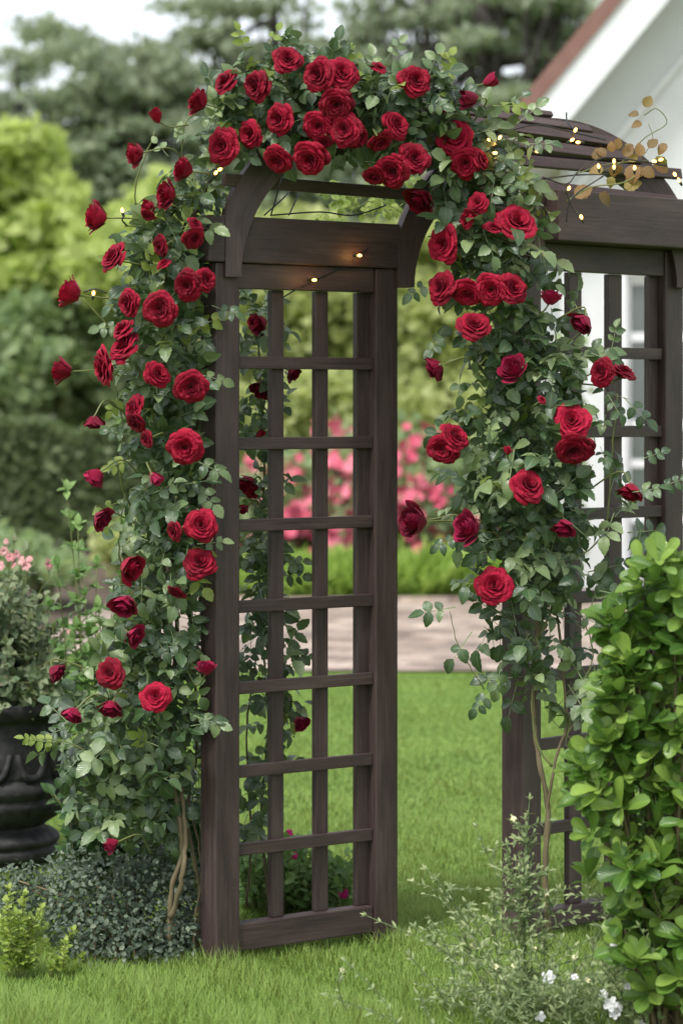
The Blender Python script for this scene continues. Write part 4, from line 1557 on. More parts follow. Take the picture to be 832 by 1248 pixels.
# dark undergrowth behind the foot of the roses
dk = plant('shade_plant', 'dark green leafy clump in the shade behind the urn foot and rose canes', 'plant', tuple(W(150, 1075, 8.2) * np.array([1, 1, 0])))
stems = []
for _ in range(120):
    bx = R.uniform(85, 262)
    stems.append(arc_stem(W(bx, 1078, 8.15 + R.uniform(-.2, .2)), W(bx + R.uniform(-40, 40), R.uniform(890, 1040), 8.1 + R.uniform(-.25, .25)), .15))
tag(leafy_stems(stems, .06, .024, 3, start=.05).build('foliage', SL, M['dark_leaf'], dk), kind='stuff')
link('stem', tubes_mesh('stem', [(s_, .0018) for s_ in stems], 4), M['stalk'], dk)


# ------------------------------------------------------------------ low grey-green shrub at the foot
def mound(name, label, cat, blobs, leafsize, dens, mat, tm, base, group=None, upb=.6, tone_fn=None):
    root = plant(name, label, cat, base, group)
    P, D, N, S = [], [], [], []
    for (px, py, rx, ry, d, rd, k) in blobs:
        c = W(px, py, d)
        ax = np.array([rx * d / F, rd, ry * d / F])
        n = int(dens * k * rx * ry * math.pi / 100)
        v = norm(R.normal(0, 1, (n, 3)))
        rr = R.random(n) ** .3
        lump = 1 + .10 * np.sin(v[:, 0] * 9 + px) * np.sin(v[:, 2] * 8) + .06 * np.sin(v[:, 0] * 23)
        p = c + v * ax * (rr * lump)[:, None]
        m = p[:, 2] > .012
        v, p = v[m], p[m]
        P.append(p)
        D.append(norm(v * .6 + R.normal(0, .8, v.shape)))
        N.append(norm(v * .8 + np.array([0, -.25, upb]) + R.normal(0, .35, v.shape)))
    P, D, N = map(np.concatenate, (P, D, N))
    S = leafsize * R.uniform(.6, 1.25, len(P))
    o = link('foliage', scatter('foliage', tm, P, D, N, S), mat, root)
    o['kind'] = 'stuff'
    # inner twigs
    tw = []
    b = np.array(base)
    for _ in range(26):
        j = random.randrange(len(P))
        tw.append((arc_stem(b + np.array([R.normal(0, .04), R.normal(0, .04), 0]), P[j], .1), .003))
    link('stem', tubes_mesh('stem', tw, 5), M['cane'], root)
    return root


mound('low_shrub', 'low dense grey-green small-leaved shrub spreading from the left post to the urn', 'shrub',
      [(190, 1105, 62, 66, 7.16, .17, 1.5), (120, 1100, 70, 60, 7.18, .17, 1.5), (150, 1140, 90, 46, 7.1, .16, 1.5), (60, 1090, 62, 42, 7.3, .16, 1.3), (215, 1150, 34, 42, 7.08, .12, 1.3), (180, 1060, 44, 36, 7.22, .12, 1.2), (20, 1085, 40, 34, 7.3, .12, 1.1), (195, 1030, 24, 24, 7.22, .08, .7), (90, 1055, 34, 26, 7.3, .1, 1.0), (228, 1090, 20, 60, 7.18, .08, 1.0)],
      .0165, 7.5, M['low_leaf'], SL2, tuple(W(150, 1185, 7.12) * np.array([1, 1, 0])))
# tiny pale blossoms on it stay with the lime plant below
lime = plant('lime_plant', 'bright yellow-green feathery plant in the bottom left corner in front of the low shrub', 'plant', tuple(W(20, 1190, 6.85) * np.array([1, 1, 0])))
stems = []
for (bx, tx, ty) in [(20, 8, 1100), (22, 30, 1092), (18, 50, 1108), (24, 20, 1115), (15, 0, 1120), (28, 45, 1135), (20, 12, 1085), (26, 36, 1120), (30, 55, 1150), (12, -8, 1140), (60, 88, 1135), (75, 80, 1150), (70, 60, 1160), (80, 100, 1165), (24, 28, 1140), (14, 10, 1145)]:
    stems.append(arc_stem(W(bx, 1192, 6.85), W(tx, ty, 6.85 + R.uniform(-.06, .06)), .1))
link('stem', tubes_mesh('stem', [(s_, .0014) for s_ in stems], 4), M['stalk'], lime)
tag(leafy_stems(stems, .030, .006, 3, start=.12, pair=True).build('foliage', SL, M['lime_leaf'], lime), kind='stuff')

# flowering plant behind the left lattice
fp = plant('flowering_plant', 'low dark green plant with magenta flowers behind the foot of the left lattice', 'plant', tuple(W(370, 1100, 7.75) * np.array([1, 1, 0])))
stems = []
for _ in range(150):
    bx = R.uniform(295, 425)
    hgt = R.uniform(25, 85) * (1 - .4 * max(0, (bx - 390) / 40))
    stems.append(arc_stem(W(bx, 1108, 7.75 + R.uniform(-.18, .25)), W(bx + R.uniform(-30, 30), 1105 - hgt, 7.7 + R.uniform(-.2, .25)), .15))
tag(leafy_stems(stems, .04, .014, 3, start=.05).build('foliage', SL, M['mid_leaf'], fp), kind='stuff')
link('stem', tubes_mesh('stem', [(s_, .0016) for s_ in stems], 4), M['stalk'], fp)
mg = small_flower_mesh(M['magenta'], 6, 8, 2)
for (x, y, s_) in [(352, 1017, 6), (355, 1049, 7), (416, 1087, 8), (343, 1022, 4), (358, 1043, 5), (420, 1091, 6), (352, 1080, 4), (370, 1030, 4), (410, 1083, 5)]:
    put_flower(mg, fp, W(x, y, 7.62), norm([R.normal(0, .4), -1, .6]), s_ * 7.62 / F)

# ------------------------------------------------------------------ glossy shrub, right foreground
gs = plant('glossy_shrub', 'bright green shrub with glossy rounded leaves in the right foreground', 'shrub', tuple(W(810, 1262, 6.25) * np.array([1, 1, 0])))
GL = Leaves()
OB = obovate_tmpls()
tops = [(815, 690, 26), (775, 690, 26), (830, 720, 30), (790, 725, 30), (760, 745, 26), (745, 760, 22), (820, 760, 30), (785, 780, 30), (750, 800, 26), (810, 810, 30), (835, 790, 30), (770, 830, 26), (830, 850, 32),
        (730, 870, 26), (752, 905, 30), (715, 905, 26), (700, 925, 22), (780, 880, 28), (805, 910, 30), (835, 920, 32), (735, 945, 28), (770, 950, 30), (705, 965, 22), (810, 965, 30), (750, 985, 26),
        (835, 1000, 34), (790, 1010, 30), (765, 1030, 28), (820, 1050, 34), (785, 1070, 32), (840, 1090, 34), (760, 1060, 24), (750, 1085, 24), (800, 1120, 34), (835, 1150, 34), (790, 1160, 30), (770, 1130, 24), (820, 1195, 34), (785, 1210, 28), (765, 1175, 24), (690, 940, 18), (720, 850, 20), (735, 825, 18),
        (845, 660, 26), (860, 700, 26), (865, 760, 30), (870, 830, 30), (870, 900, 30), (875, 970, 30), (880, 1050, 30), (875, 1130, 30), (870, 1200, 30), (900, 800, 30), (910, 950, 30), (905, 1100, 30), (800, 675, 18), (822, 668, 16)]
gst = []
trunkb = W(815, 1262, 6.25)
for (x, y, rr) in tops:
    x = x + 26 if x < 745 else x + 8
    y = y + 30 if y < 735 else y
    d0 = 6.22 - .12 * math.cos((x - 850) / 110.) + R.uniform(-.05, .05)
    c = W(x, y, d0)
    hubs = [(c, 1.0)]
    for _ in range(2):
        hubs.append((c + R.normal(0, .036, 3) * [1, .6, 1] + np.array([0, .02, -.005]), .9))
    outd = norm(np.array([(x - 850) / 200., -.55, .9]))
    for hc, k_ in hubs:
        tone = random.random() * .6 + .1
        axd = norm(outd + R.normal(0, .28, 3))
        e1 = norm(np.cross(axd, [.3, .9, .1]))
        e2 = np.cross(axd, e1)
        nl = random.randint(7, 10)
        for i in range(nl):
            a = i * 2.4 + random.random() * .4
            op = .35 + .75 * (1 - i / nl) + R.normal(0, .1)      # inner leaves stand upright
            o_ = e1 * math.cos(a) + e2 * math.sin(a)
            dd = norm(axd * math.cos(op * 1.25) + o_ * math.sin(op * 1.25))
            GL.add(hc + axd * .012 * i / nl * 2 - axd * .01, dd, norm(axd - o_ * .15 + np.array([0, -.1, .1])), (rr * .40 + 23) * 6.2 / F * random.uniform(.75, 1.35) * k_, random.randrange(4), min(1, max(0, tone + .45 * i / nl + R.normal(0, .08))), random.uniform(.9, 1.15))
    path = arc_stem(trunkb + R.normal(0, .03, 3) * [1, 1, 0], c - outd * .01 + np.array([0, .02, 0]), -.05)
    gst.append((path, np.linspace(.008, .0025, len(path))))
# inner leaves in darker tones, the shrub's inner shade put into colour
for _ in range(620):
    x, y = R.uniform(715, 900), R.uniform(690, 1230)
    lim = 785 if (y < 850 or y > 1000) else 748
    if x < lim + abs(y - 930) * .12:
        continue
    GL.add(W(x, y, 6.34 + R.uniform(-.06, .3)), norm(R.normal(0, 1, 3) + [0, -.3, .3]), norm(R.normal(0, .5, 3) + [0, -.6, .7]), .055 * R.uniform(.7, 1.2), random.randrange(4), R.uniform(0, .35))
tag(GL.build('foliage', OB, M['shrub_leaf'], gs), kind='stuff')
link('stem', tubes_mesh('stem', gst, 6), M['cane'], gs)

# ------------------------------------------------------------------ wispy silvery plant, bottom right
wp = plant('wispy_plant', 'wispy grey-green plant with tiny cream and white flowers in front of the right post', 'plant', tuple(W(655, 1255, 6.35) * np.array([1, 1, 0])))
stems, tips = [], []
for _ in range(150):
    bx = R.normal(700, 85)
    hgt = abs(R.normal(34, 26)) + 20
    if 600 < bx < 660:
        hgt *= 1.3
    d0 = 6.35 + R.uniform(-.22, .22)
    tip = W(bx + R.normal(0, 55), max(1010, 1250 - hgt * 1.15), d0 + R.uniform(-.1, .1))
    b = W(bx, 1255, d0)
    b[2] = 0
    s_ = arc_stem(b, tip, .12, wob=.012)
    stems.append(s_)
for (bx, tx, ty) in [(640, 645, 975), (650, 618, 1030), (640, 632, 1060), (630, 600, 1095), (640, 580, 1010), (620, 520, 1060), (660, 680, 1085), (590, 505, 1130), (600, 540, 1090), (640, 628, 1050), (650, 640, 1000), (740, 745, 1040), (700, 760, 1060)]:
    b = W(bx, 1255, 6.4)
    b[2] = 0
    s_ = arc_stem(b, W(tx, ty, 6.42 + R.uniform(-.08, .08)), .08, wob=.015)
    stems.append(s_)
    for q in (.45, .55, .65, .75, .85):      # side twigs
        p = s_[int(q * (len(s_) - 1))]
        for _ in range(2):
            stems.append(arc_stem(p, p + np.array([R.normal(0, .05), R.normal(0, .03), R.uniform(.0, .06)]), .1, wob=.004))
link('stem', tubes_mesh('stem', [(s_, .0011) for s_ in stems], 4), M['wisp_leaf'], wp)
tag(leafy_stems(stems, .026, .0085, 3, start=.08, spread=.6).build('foliage', simple_leaf_tmpls(.17, .8, 5), M['wisp_leaf'], wp), kind='stuff')
cf, wf = small_flower_mesh(M['cream'], 5, 3, 1), small_flower_mesh(M['white_petal'], 5, 5, 2)
for k in range(22):
    s_ = stems[random.randrange(len(stems))]
    put_flower(cf, wp, s_[-1], norm([R.normal(0, .5), -.8, .7]), R.uniform(.004, .009))
for (x, y, s_) in [(668, 1192, 9), (658, 1240, 7), (780, 1250, 7), (745, 1225, 10), (750, 1236, 8), (700, 1192, 5), (748, 1152, 5), (735, 1212, 6), (752, 1228, 7), (765, 1203, 5)]:
    put_flower(wf, wp, W(x, y, 6.18), norm([R.normal(0, .5), -1, .6]), s_ * 6.18 / F)

# ------------------------------------------------------------------ background
def crown_points(n, blobs, shell=.35):
    """random points in a union of ellipsoids (x, y, z, rx, ry, rz, weight); returns points and outward vectors"""
    w = np.array([b[6] * (b[3] * b[5]) for b in blobs])
    ks = R.choice(len(blobs), n, p=w / w.sum())
    B = np.array([b[:6] for b in blobs])[ks]
    v = norm(R.normal(0, 1, (n, 3)))
    rr = R.random(n) ** shell * (1 if shell < .2 else (.75 + np.abs(R.normal(0, .38, n))))
    p = B[:, :3] + v * B[:, 3:6] * rr[:, None]
    return p, v


def tree(name, label, cat, base, height, trunk_r, blobs, n, size, mat, tm, group=None, limbs=10, dirb=(0, 0, .2), bark='bark', lean=0.0):
    root = thing(name, label, cat, (base[0], base[1], 0), group)
    b = np.array([base[0], base[1], 0.])
    top = b + np.array([lean, 0, height])
    path = smooth_path([b, b * .6 + top * .4 + R.normal(0, .12, 3) * [1, 1, 0], top], 6)
    link('trunk', tubes_mesh('trunk', [(path, np.linspace(trunk_r, trunk_r * .3, len(path)))], 9), M[bark], root)
    lm = []
    for k in range(limbs):
        bl_ = blobs[k % len(blobs)]
        q = path[int((.3 + .65 * random.random()) * (len(path) - 1))]
        tgt = np.array(bl_[:3]) + R.normal(0, .35, 3) * np.array(bl_[3:6])
        s_ = arc_stem(q, tgt, -.05, wob=.1)
        lm.append((s_, np.linspace(trunk_r * .35, trunk_r * .08, len(s_))))
    link('limbs', tubes_mesh('limbs', lm, 6), M[bark], root)
    p, v = crown_points(n, blobs)
    m = p[:, 2] > .05
    p, v = p[m], v[m]
    D = norm(v * .5 + R.normal(0, .8, p.shape) + np.array(dirb))
    N = norm(v * .5 + np.array([0, -.2, .6]) + R.normal(0, .4, p.shape))
    o = link('crown', scatter('crown', tm, p, D, N, size * R.uniform(.6, 1.4, len(p)), smooth=False), M[mat], root)
    return root


def wx(px, d):
    return (px - CX) * d / F


def wz(py, d):
    return H + (HY - py) * d / F


def clump(cx, cy, cz, r, n, sub=.45, flat=.6):
    """a cluster of small overlapping leaf pads making an uneven crown"""
    out = []
    for _ in range(n):
        v = norm(R.normal(0, 1, 3)) * R.random() ** .4
        q = r * sub * R.uniform(.6, 1.2)
        out.append((cx + v[0] * r, cy + v[1] * r * .7, cz + v[2] * r * flat, q, q * .8, q * .55, 1))
    return out


# tall pines: loose pads of needles on dark limbs, sky between them
def pine(base_px, d, pads, label, trunk_top_py, tr=.28, n=9000, lean=0.0, size=.15):
    blobs = []
    for (px, py, rx, ry) in pads:
        x, z = wx(px, d), wz(py, d)
        k = max(5, int(rx * ry / 95))
        for _ in range(k):
            a, q = R.uniform(0, 6.28), R.random() ** .5
            s_ = R.uniform(9, 24) * d / F
            blobs.append((x + math.cos(a) * q * rx * d / F, d + R.uniform(-1.2, 1.2), z + math.sin(a) * q * ry * d / F, s_ * 1.75, .6, s_ * .42, 1))
    return tree('pine_tree', label, 'pine tree', (wx(base_px, d), d), wz(trunk_top_py, d), tr, blobs, n, size, 'far_pine', [TRI2, NEEDLE2], 'pines behind the garden', limbs=44, lean=lean)


NEEDLE2 = Tmpl([(-.13, 0, 0), (.13, 0, .02), (.0, 1, 0)], [(0, 1, 2)], [(0, 0), (1, 0), (.5, 1)])

pine(170, 44, [(160, 90, 70, 40), (120, 150, 90, 45), (190, 190, 90, 50), (110, 235, 80, 40), (200, 250, 110, 45), (160, 300, 110, 50), (90, 60, 40, 18), (215, 120, 60, 35), (60, 180, 50, 25)],
     'tall dense pine left of centre, its crown behind the rose column', 60, n=25000)
pine(330, 47, [(340, 8, 90, 12), (260, 60, 60, 18), (380, 70, 90, 26), (300, 120, 80, 40), (360, 180, 100, 50), (290, 240, 90, 50), (400, 260, 80, 50), (340, 320, 110, 50), (230, 4, 40, 8)],
     'broad pine behind the left side of the arch top', -40, n=24000)
pine(520, 45, [(500, 20, 100, 22), (560, 10, 110, 20), (470, 90, 60, 26), (540, 160, 60, 30), (460, 200, 80, 60), (540, 260, 60, 60), (500, 320, 90, 50), (600, 55, 60, 18), (640, 150, 50, 50), (610, 240, 60, 50)],
     'open pine with bare limbs between the roses and the white gable', -60, n=15000, tr=.22)
pine(655, 43, [(660, 15, 60, 16), (610, 5, 60, 14), (690, 5, 40, 16), (585, 60, 26, 12), (700, 60, 40, 30), (670, 130, 60, 40)],
     'slender pine right beside the roof of the white house', -60, n=9000, tr=.3, lean=-1.1)
pine(25, 50, [(20, 85, 30, 10), (30, 200, 60, 40), (60, 250, 60, 40), (10, 260, 50, 40), (-30, 160, 60, 50), (60, 30, 26, 7)],
     'distant pine at the left edge below the pale sky', 110, n=11000)


def bushy(label, name, cat, d, blobs_px, n, size, mat, group, trunk=.06, tm=None, base=None):
    blobs = []
    for (px, py, rx, ry) in blobs_px:
        x, z = wx(px, d), wz(py, d)
        k = max(4, int(rx * ry / 220))
        for _ in range(k):
            a, q = R.uniform(0, 6.28), R.random() ** .5
            s_ = R.uniform(.35, .6)
            blobs.append((x + math.cos(a) * q * rx * .8 * d / F, d + R.uniform(-.5, .6), z + math.sin(a) * q * ry * .8 * d / F, rx * d / F * s_, .5, ry * d / F * s_, 1))
    bp_ = base if base else blobs_px[0][0]
    zt = max(wz(b[1], d) for b in blobs_px)
    return tree(name, label, cat, (wx(bp_, d), d), max(.4, zt * .8), trunk, blobs, n, size, mat, tm or [TRI2, QUAD], group, limbs=8)


pine(-150, 46, [(-150, 80, 90, 60), (-130, 180, 110, 70), (-180, 280, 110, 60), (-120, 350, 100, 50)], 'dense pine beyond the left end of the garden', 60, n=9000, size=.2)
pine(-380, 48, [(-380, 60, 90, 60), (-350, 160, 110, 70), (-400, 260, 120, 60), (-360, 350, 110, 50)], 'dense pine at the far left end of the long hedge', 60, n=9000, size=.2)
G1 = 'trees and shrubs across the garden'
bushy('bright yellow-green tree at the left edge of the garden', 'garden_tree', 'tree', 33, [(20, 190, 50, 40), (10, 260, 70, 50), (60, 300, 70, 40), (20, 340, 60, 40), (120, 320, 60, 35), (180, 290, 50, 40), (60, 250, 40, 30)], 9000, .17, 'far_yellow', G1, .12, base=30)
bushy('yellow-green tree just left of the rose column', 'garden_tree', 'tree', 31, [(200, 250, 45, 35), (230, 300, 50, 50), (160, 340, 70, 35), (240, 370, 60, 40)], 6000, .15, 'far_yellow', G1, .1, base=200)
bushy('mid-green rounded shrub at the left edge above the hedge', 'garden_shrub', 'shrub', 32, [(20, 400, 60, 36), (30, 450, 70, 45), (10, 490, 50, 36)], 5200, .12, 'far_green', G1)
bushy('mid-green shrub behind the left end of the rose column', 'garden_shrub', 'shrub', 33, [(110, 400, 70, 40), (150, 450, 80, 50), (100, 480, 60, 40), (220, 430, 60, 60), (225, 520, 60, 70)], 9000, .13, 'far_green', G1)
bushy('tall olive-green tree seen through the left lattice', 'garden_tree', 'tree', 29, [(330, 380, 60, 60), (400, 360, 60, 60), (360, 440, 80, 50), (300, 460, 50, 50), (430, 430, 50, 50), (370, 300, 70, 40)], 11000, .12, 'far_olive', G1, .12, base=350)
bushy('olive-green tree seen through the opening of the arch', 'garden_tree', 'tree', 28, [(520, 360, 60, 55), (560, 400, 60, 55), (500, 430, 50, 50), (580, 460, 60, 50), (540, 490, 50, 50), (620, 430, 50, 60), (460, 340, 50, 50), (520, 300, 50, 30)], 11000, .12, 'far_olive', G1, .12, base=540)
bushy('green shrub behind the pink flowers, through the lattice', 'garden_shrub', 'shrub', 26.5, [(320, 520, 60, 50), (390, 500, 60, 50), (300, 600, 60, 60), (370, 600, 60, 60)], 6500, .10, 'far_olive', G1)
bushy('green shrub behind the pink flowers, in the open arch', 'garden_shrub', 'shrub', 26.5, [(500, 520, 60, 50), (570, 520, 60, 50), (520, 600, 70, 60), (600, 600, 60, 60), (450, 560, 50, 80)], 7000, .10, 'far_olive', G1)
bushy('rounded green shrub beside the corner of the white house', 'garden_shrub', 'shrub', 20.6, [(655, 640, 26, 50), (640, 690, 26, 40), (676, 690, 14, 30)], 3000, .07, 'far_bright', G1)


bushy('broad green shrub row at the left beyond the yellow-green tree', 'garden_shrub', 'shrub', 33, [(-110, 400, 90, 70), (-160, 460, 90, 60), (-60, 460, 70, 50), (-90, 340, 60, 50)], 6000, .16, 'far_green', G1)
bushy('yellow-green tree over the left part of the long hedge', 'garden_tree', 'tree', 33.5, [(-280, 300, 90, 70), (-330, 400, 100, 70), (-230, 420, 90, 60), (-280, 480, 90, 50)], 6000, .18, 'far_yellow', G1, .12)
bushy('green tree at the far left over the long hedge', 'garden_tree', 'tree', 34, [(-480, 320, 100, 80), (-520, 430, 110, 70), (-440, 470, 90, 50)], 6000, .18, 'far_green', G1, .12)


bushy('low green shrub behind the urn plant, on the soil bed', 'garden_shrub', 'shrub', 19.5, [(40, 690, 40, 34), (95, 700, 30, 24), (0, 680, 40, 40)], 3200, .07, 'far_green', G1, .03)
bushy('low olive shrub on the soil bed just left of the rose column', 'garden_shrub', 'shrub', 22, [(175, 655, 40, 34), (225, 650, 30, 34), (140, 670, 20, 18)], 2600, .08, 'far_olive', G1, .03)


# long clipped hedge at the left
def hedge(label, x0, x1, d, top_py, n, depth=.7, mat='far_hedge'):
    root = thing('hedge', label, 'hedge', ((x0 + x1) / 2, d, 0))
    h = wz(top_py, d)
    p = np.stack([R.uniform(x0, x1, n), d + R.uniform(0, depth, n), h * R.random(n) ** .8], 1)
    top = R.random(n) < .3
    p[top, 2] = h - R.random(top.sum()) * .06
    fr = (~top) & (R.random(n) < .7)
    p[fr, 1] = d + R.random(fr.sum()) * .1
    p[:, 2] += .07 * np.sin(p[:, 0] * 3.1) * (p[:, 2] / h) + .04 * np.sin(p[:, 0] * 9.7) * (p[:, 2] / h)
    p[:, 1] += .1 * np.sin(p[:, 0] * 4.3 + p[:, 2] * 3)
    D = norm(R.normal(0, 1, p.shape) + [0, -.5, .4])
    N = norm(R.normal(0, .5, p.shape) + [0, -.6, .7])
    link('foliage', scatter('foliage', [TRI2, QUAD], p, D, N, .085 * R.uniform(.6, 1.4, n), smooth=False), M[mat], root)['kind'] = 'stuff'
    tw = [(np.array([[x, d + depth / 2, 0], [x + .1, d + depth / 2, h * .5], [x, d + depth / 2 + .1, h * .9]]), .02) for x in np.linspace(x0, x1, 30)]
    link('stem', tubes_mesh('stem', tw, 5), M['bark'], root)


hedge('long clipped grey-green hedge beyond the soil at the left', wx(-620, 27), wx(262, 27), 27, 522, 50000, .8)
hedge('long olive-green hedge closing the far side of the garden', wx(230, 34), wx(900, 34), 34, 420, 26000, 1.0, 'far_olive')
far = sheet('far_ground', [(-60, 27.9), (30, 27.9), (30, 31.5), (-60, 31.5)], .012, M['soil'])


def flower_bush(label, d, cx, cy, rx, ry, n, nf, fl_mat, fsize, group='pink flowering bushes beyond the paving'):
    root = thing('flowering_bush', label, 'flowering bush', (wx(cx, d), d, 0), group)
    bl_ = []
    for _ in range(16):
        a, q = R.uniform(0, 6.28), R.random() ** .5
        s_ = R.uniform(.35, .55)
        bl_.append((wx(cx + math.cos(a) * q * rx * .7, d), d + R.uniform(-.3, .3), wz(cy + math.sin(a) * q * ry * .7, d), rx * s_ * d / F, .35, ry * s_ * d / F, 1))
    p, v = crown_points(n, bl_)
    p[:, 2] = np.abs(p[:, 2]) + .02
    D = norm(v * .5 + R.normal(0, .8, p.shape))
    N = norm(v * .5 + np.array([0, -.3, .6]) + R.normal(0, .4, p.shape))
    link('foliage', scatter('foliage', [TRI2, QUAD], p, D, N, .075 * R.uniform(.6, 1.4, len(p)), smooth=False), M['far_green'], root)['kind'] = 'stuff'
    p, v = crown_points(nf * 5, bl_, .12)
    m = (v[:, 1] < .3)
    p, v = p[m][:nf], v[m][:nf]
    # flowers come in trusses
    c = p[R.integers(0, max(3, nf // 6), len(p))]
    p = c + R.normal(0, .07, p.shape) + np.array([0, -.1, 0])
    V = norm(R.normal(0, .5, p.shape) + [0, -1, .4])
    ring = Tmpl([(0, 0, 0), (1, .2, .3), (.5, .95, .35), (-.5, .95, .3), (-1, .1, .35), (-.6, -.85, .3), (.6, -.8, .35)], [(0, 1, 2), (0, 2, 3), (0, 3, 4), (0, 4, 5), (0, 5, 6), (0, 6, 1)], [(.5, .5)] * 7)
    link('blossoms', scatter('blossoms', [ring], p, norm(np.cross(V, [0, 0, 1.]) + R.normal(0, .2, V.shape)), V, fsize * R.uniform(.7, 1.3, len(p))), M[fl_mat], root)['kind'] = 'stuff'
    tw = [(arc_stem((wx(cx, d) + R.normal(0, .1), d, 0), p[random.randrange(len(p))], .1), .012) for _ in range(14)]
    link('stem', tubes_mesh('stem', tw, 5), M['bark'], root)


flower_bush('bush covered in pink flowers seen through the left half of the lattice', 23.4, 350, 610, 60, 70, 3500, 340, 'pink', .055)
flower_bush('bush covered in pink flowers seen through the right half of the lattice', 23.0, 420, 600, 46, 76, 3500, 340, 'pink', .055)
flower_bush('bush with scattered pink flowers seen in the open arch', 23.2, 508, 600, 40, 74, 3500, 200, 'pink', .05)
flower_bush('green bush with few pink flowers behind the right roses', 23.6, 590, 600, 50, 70, 3500, 60, 'pink', .045)
flower_bush('low bush with a few coral flowers near the rose column', 22.8, 285, 630, 40, 60, 2500, 60, 'pale_pink', .05)


def grass_clump(label, cx, d, top_py, r, n):
    root = thing('ornamental_grass', label, 'ornamental grass', (wx(cx, d), d, 0), 'bright grass clumps edging the paving')
    P = np.stack([wx(cx, d) + R.normal(0, r * .4, n), d + R.normal(0, r * .3, n), np.zeros(n)], 1)
    out = P - np.array([wx(cx, d), d, 0])
    D = norm(out / r * 1.0 + R.normal(0, .22, P.shape) * [1, 1, 0] + [0, 0, 1.0])
    hh = wz(top_py, d)
    Ln = hh * R.uniform(.35, 1.1, n) * (1 + .25 * np.sin(P[:, 0] * 21))
    N = norm(out + np.array([0, -.2, .05]) + R.normal(0, .3, P.shape))
    b2 = Tmpl([(-.5, 0, 0), (.5, 0, 0), (.5, .5, .06), (-.5, .5, .06), (.3, .85, .28), (-.3, .85, .28)], [(0, 1, 2, 3), (3, 2, 4, 5)], [(0, 0), (1, 0), (1, .5), (0, .5), (.8, 1), (.2, 1)])
    link('blades', scatter('blades', [b2], P, D, N, Ln, xs=.03 / Ln), M['far_bright'], root)['kind'] = 'stuff'


for cx, d, tp, r, lab in [(318, 20.7, 672, .3, 'clump of bright green grass at the near side of the lattice'), (358, 20.6, 668, .3, 'clump of bright green grass framed by the middle lattice bars'), (400, 20.5, 676, .3, 'clump of bright green grass right of the middle lattice bar'),
                          (440, 20.6, 670, .3, 'clump of bright green grass hidden partly by the far left post'), (500, 20.6, 662, .36, 'widest clump of bright green grass in the open arch'), (545, 20.7, 668, .3, 'clump of bright green grass in the arch beside the right roses'), (590, 20.7, 675, .3, 'clump of bright green grass behind the right roses')]:
    grass_clump(lab, cx, d, tp, r, 1500)

# ------------------------------------------------------------------ house
HD = 21.0
hs_ = HD / F
house = thing('white_house', 'white painted timber house with a steep gable and brown roof edge behind the arch', 'house', (wx(760, HD), HD, 0))
ex = np.array([1., 0, 0])
ey = np.array([0, 1., 0])


def hb(name, px0, px1, py0, py1, y0, y1, mat, parent=house, bevel=.004, axis=2):
    """axis-aligned board given by columns and rows in the photograph at the wall's distance"""
    x0, x1 = (px0 - CX) * hs_, (px1 - CX) * hs_
    z0, z1 = H + (HY - py1) * hs_, H + (HY - py0) * hs_
    return board(name, (x0, y0, z0), ex, ey, UP, (x1 - x0, y1 - y0, z1 - z0), parent, M[mat], bevel, axis)


x0w, x1w = (684 - CX) * hs_, (1500 - CX) * hs_
ridge_px = 1092.0
slope = math.tan(math.radians(50.5))


def roof_z(x, off=0.0):
    """height of the rake line over x; the drip edge passes (625,137) and (741,0)"""
    px = x / hs_ + CX
    if px > ridge_px:
        px = 2 * ridge_px - px
    return H + (HY - 137 + (px - 623) * slope) * hs_ + off


# gable wall (pentagon), pieces round the window so it is a true opening
wx0, wx1, wy0, wy1 = 763, 857, 340, 694      # window opening, pixel columns and rows at the wall
def poly_wall(name, pts, y0, y1, mat):
    V = [(x, y0, z) for x, z in pts] + [(x, y1, z) for x, z in pts]
    n = len(pts)
    Fc = [tuple(range(n)), tuple(range(2 * n - 1, n - 1, -1))] + [(i, n + i, n + (i + 1) % n, (i + 1) % n) for i in range(n)]
    me = bpy.data.meshes.new(name)
    me.from_pydata(V, [], Fc)
    bm = bmesh.new(); bm.from_mesh(me); bmesh.ops.recalc_face_normals(bm, faces=bm.faces); bm.to_mesh(me); bm.free()
    return link(name, me, mat, house)


def siding_mat():
    m, nt, out = new_mat('white_board_siding')
    tc = nd(nt, 'ShaderNodeTexCoord')
    sp = nd(nt, 'ShaderNodeSeparateXYZ')
    nt.links.new(tc.outputs['Object'], sp.inputs[0])
    fr = mathn(nt, 'FRACT', mathn(nt, 'MULTIPLY', sp.outputs['X'], 1 / .145))
    gr = mathn(nt, 'SUBTRACT', 1.0, mathn(nt, 'LESS_THAN', fr, .07))
    n = nd(nt, 'ShaderNodeTexNoise', Scale=4.0, Detail=4.0)
    nt.links.new(tc.outputs['Object'], n.inputs['Vector'])
    col = ramp(nt, n.outputs['Fac'], [(.3, (.66, .67, .675)), (.7, (.73, .74, .74))])
    bs = nd(nt, 'ShaderNodeBsdfPrincipled', Roughness=.55)
    nt.links.new(col, bs.inputs['Base Color'])
    bp = nd(nt, 'ShaderNodeBump', Strength=1.0, Distance=.012)
    nt.links.new(gr, bp.inputs['Height'])
    nt.links.new(bp.outputs[0], bs.inputs['Normal'])
    nt.links.new(bs.outputs[0], out.inputs['Surface'])
    return m


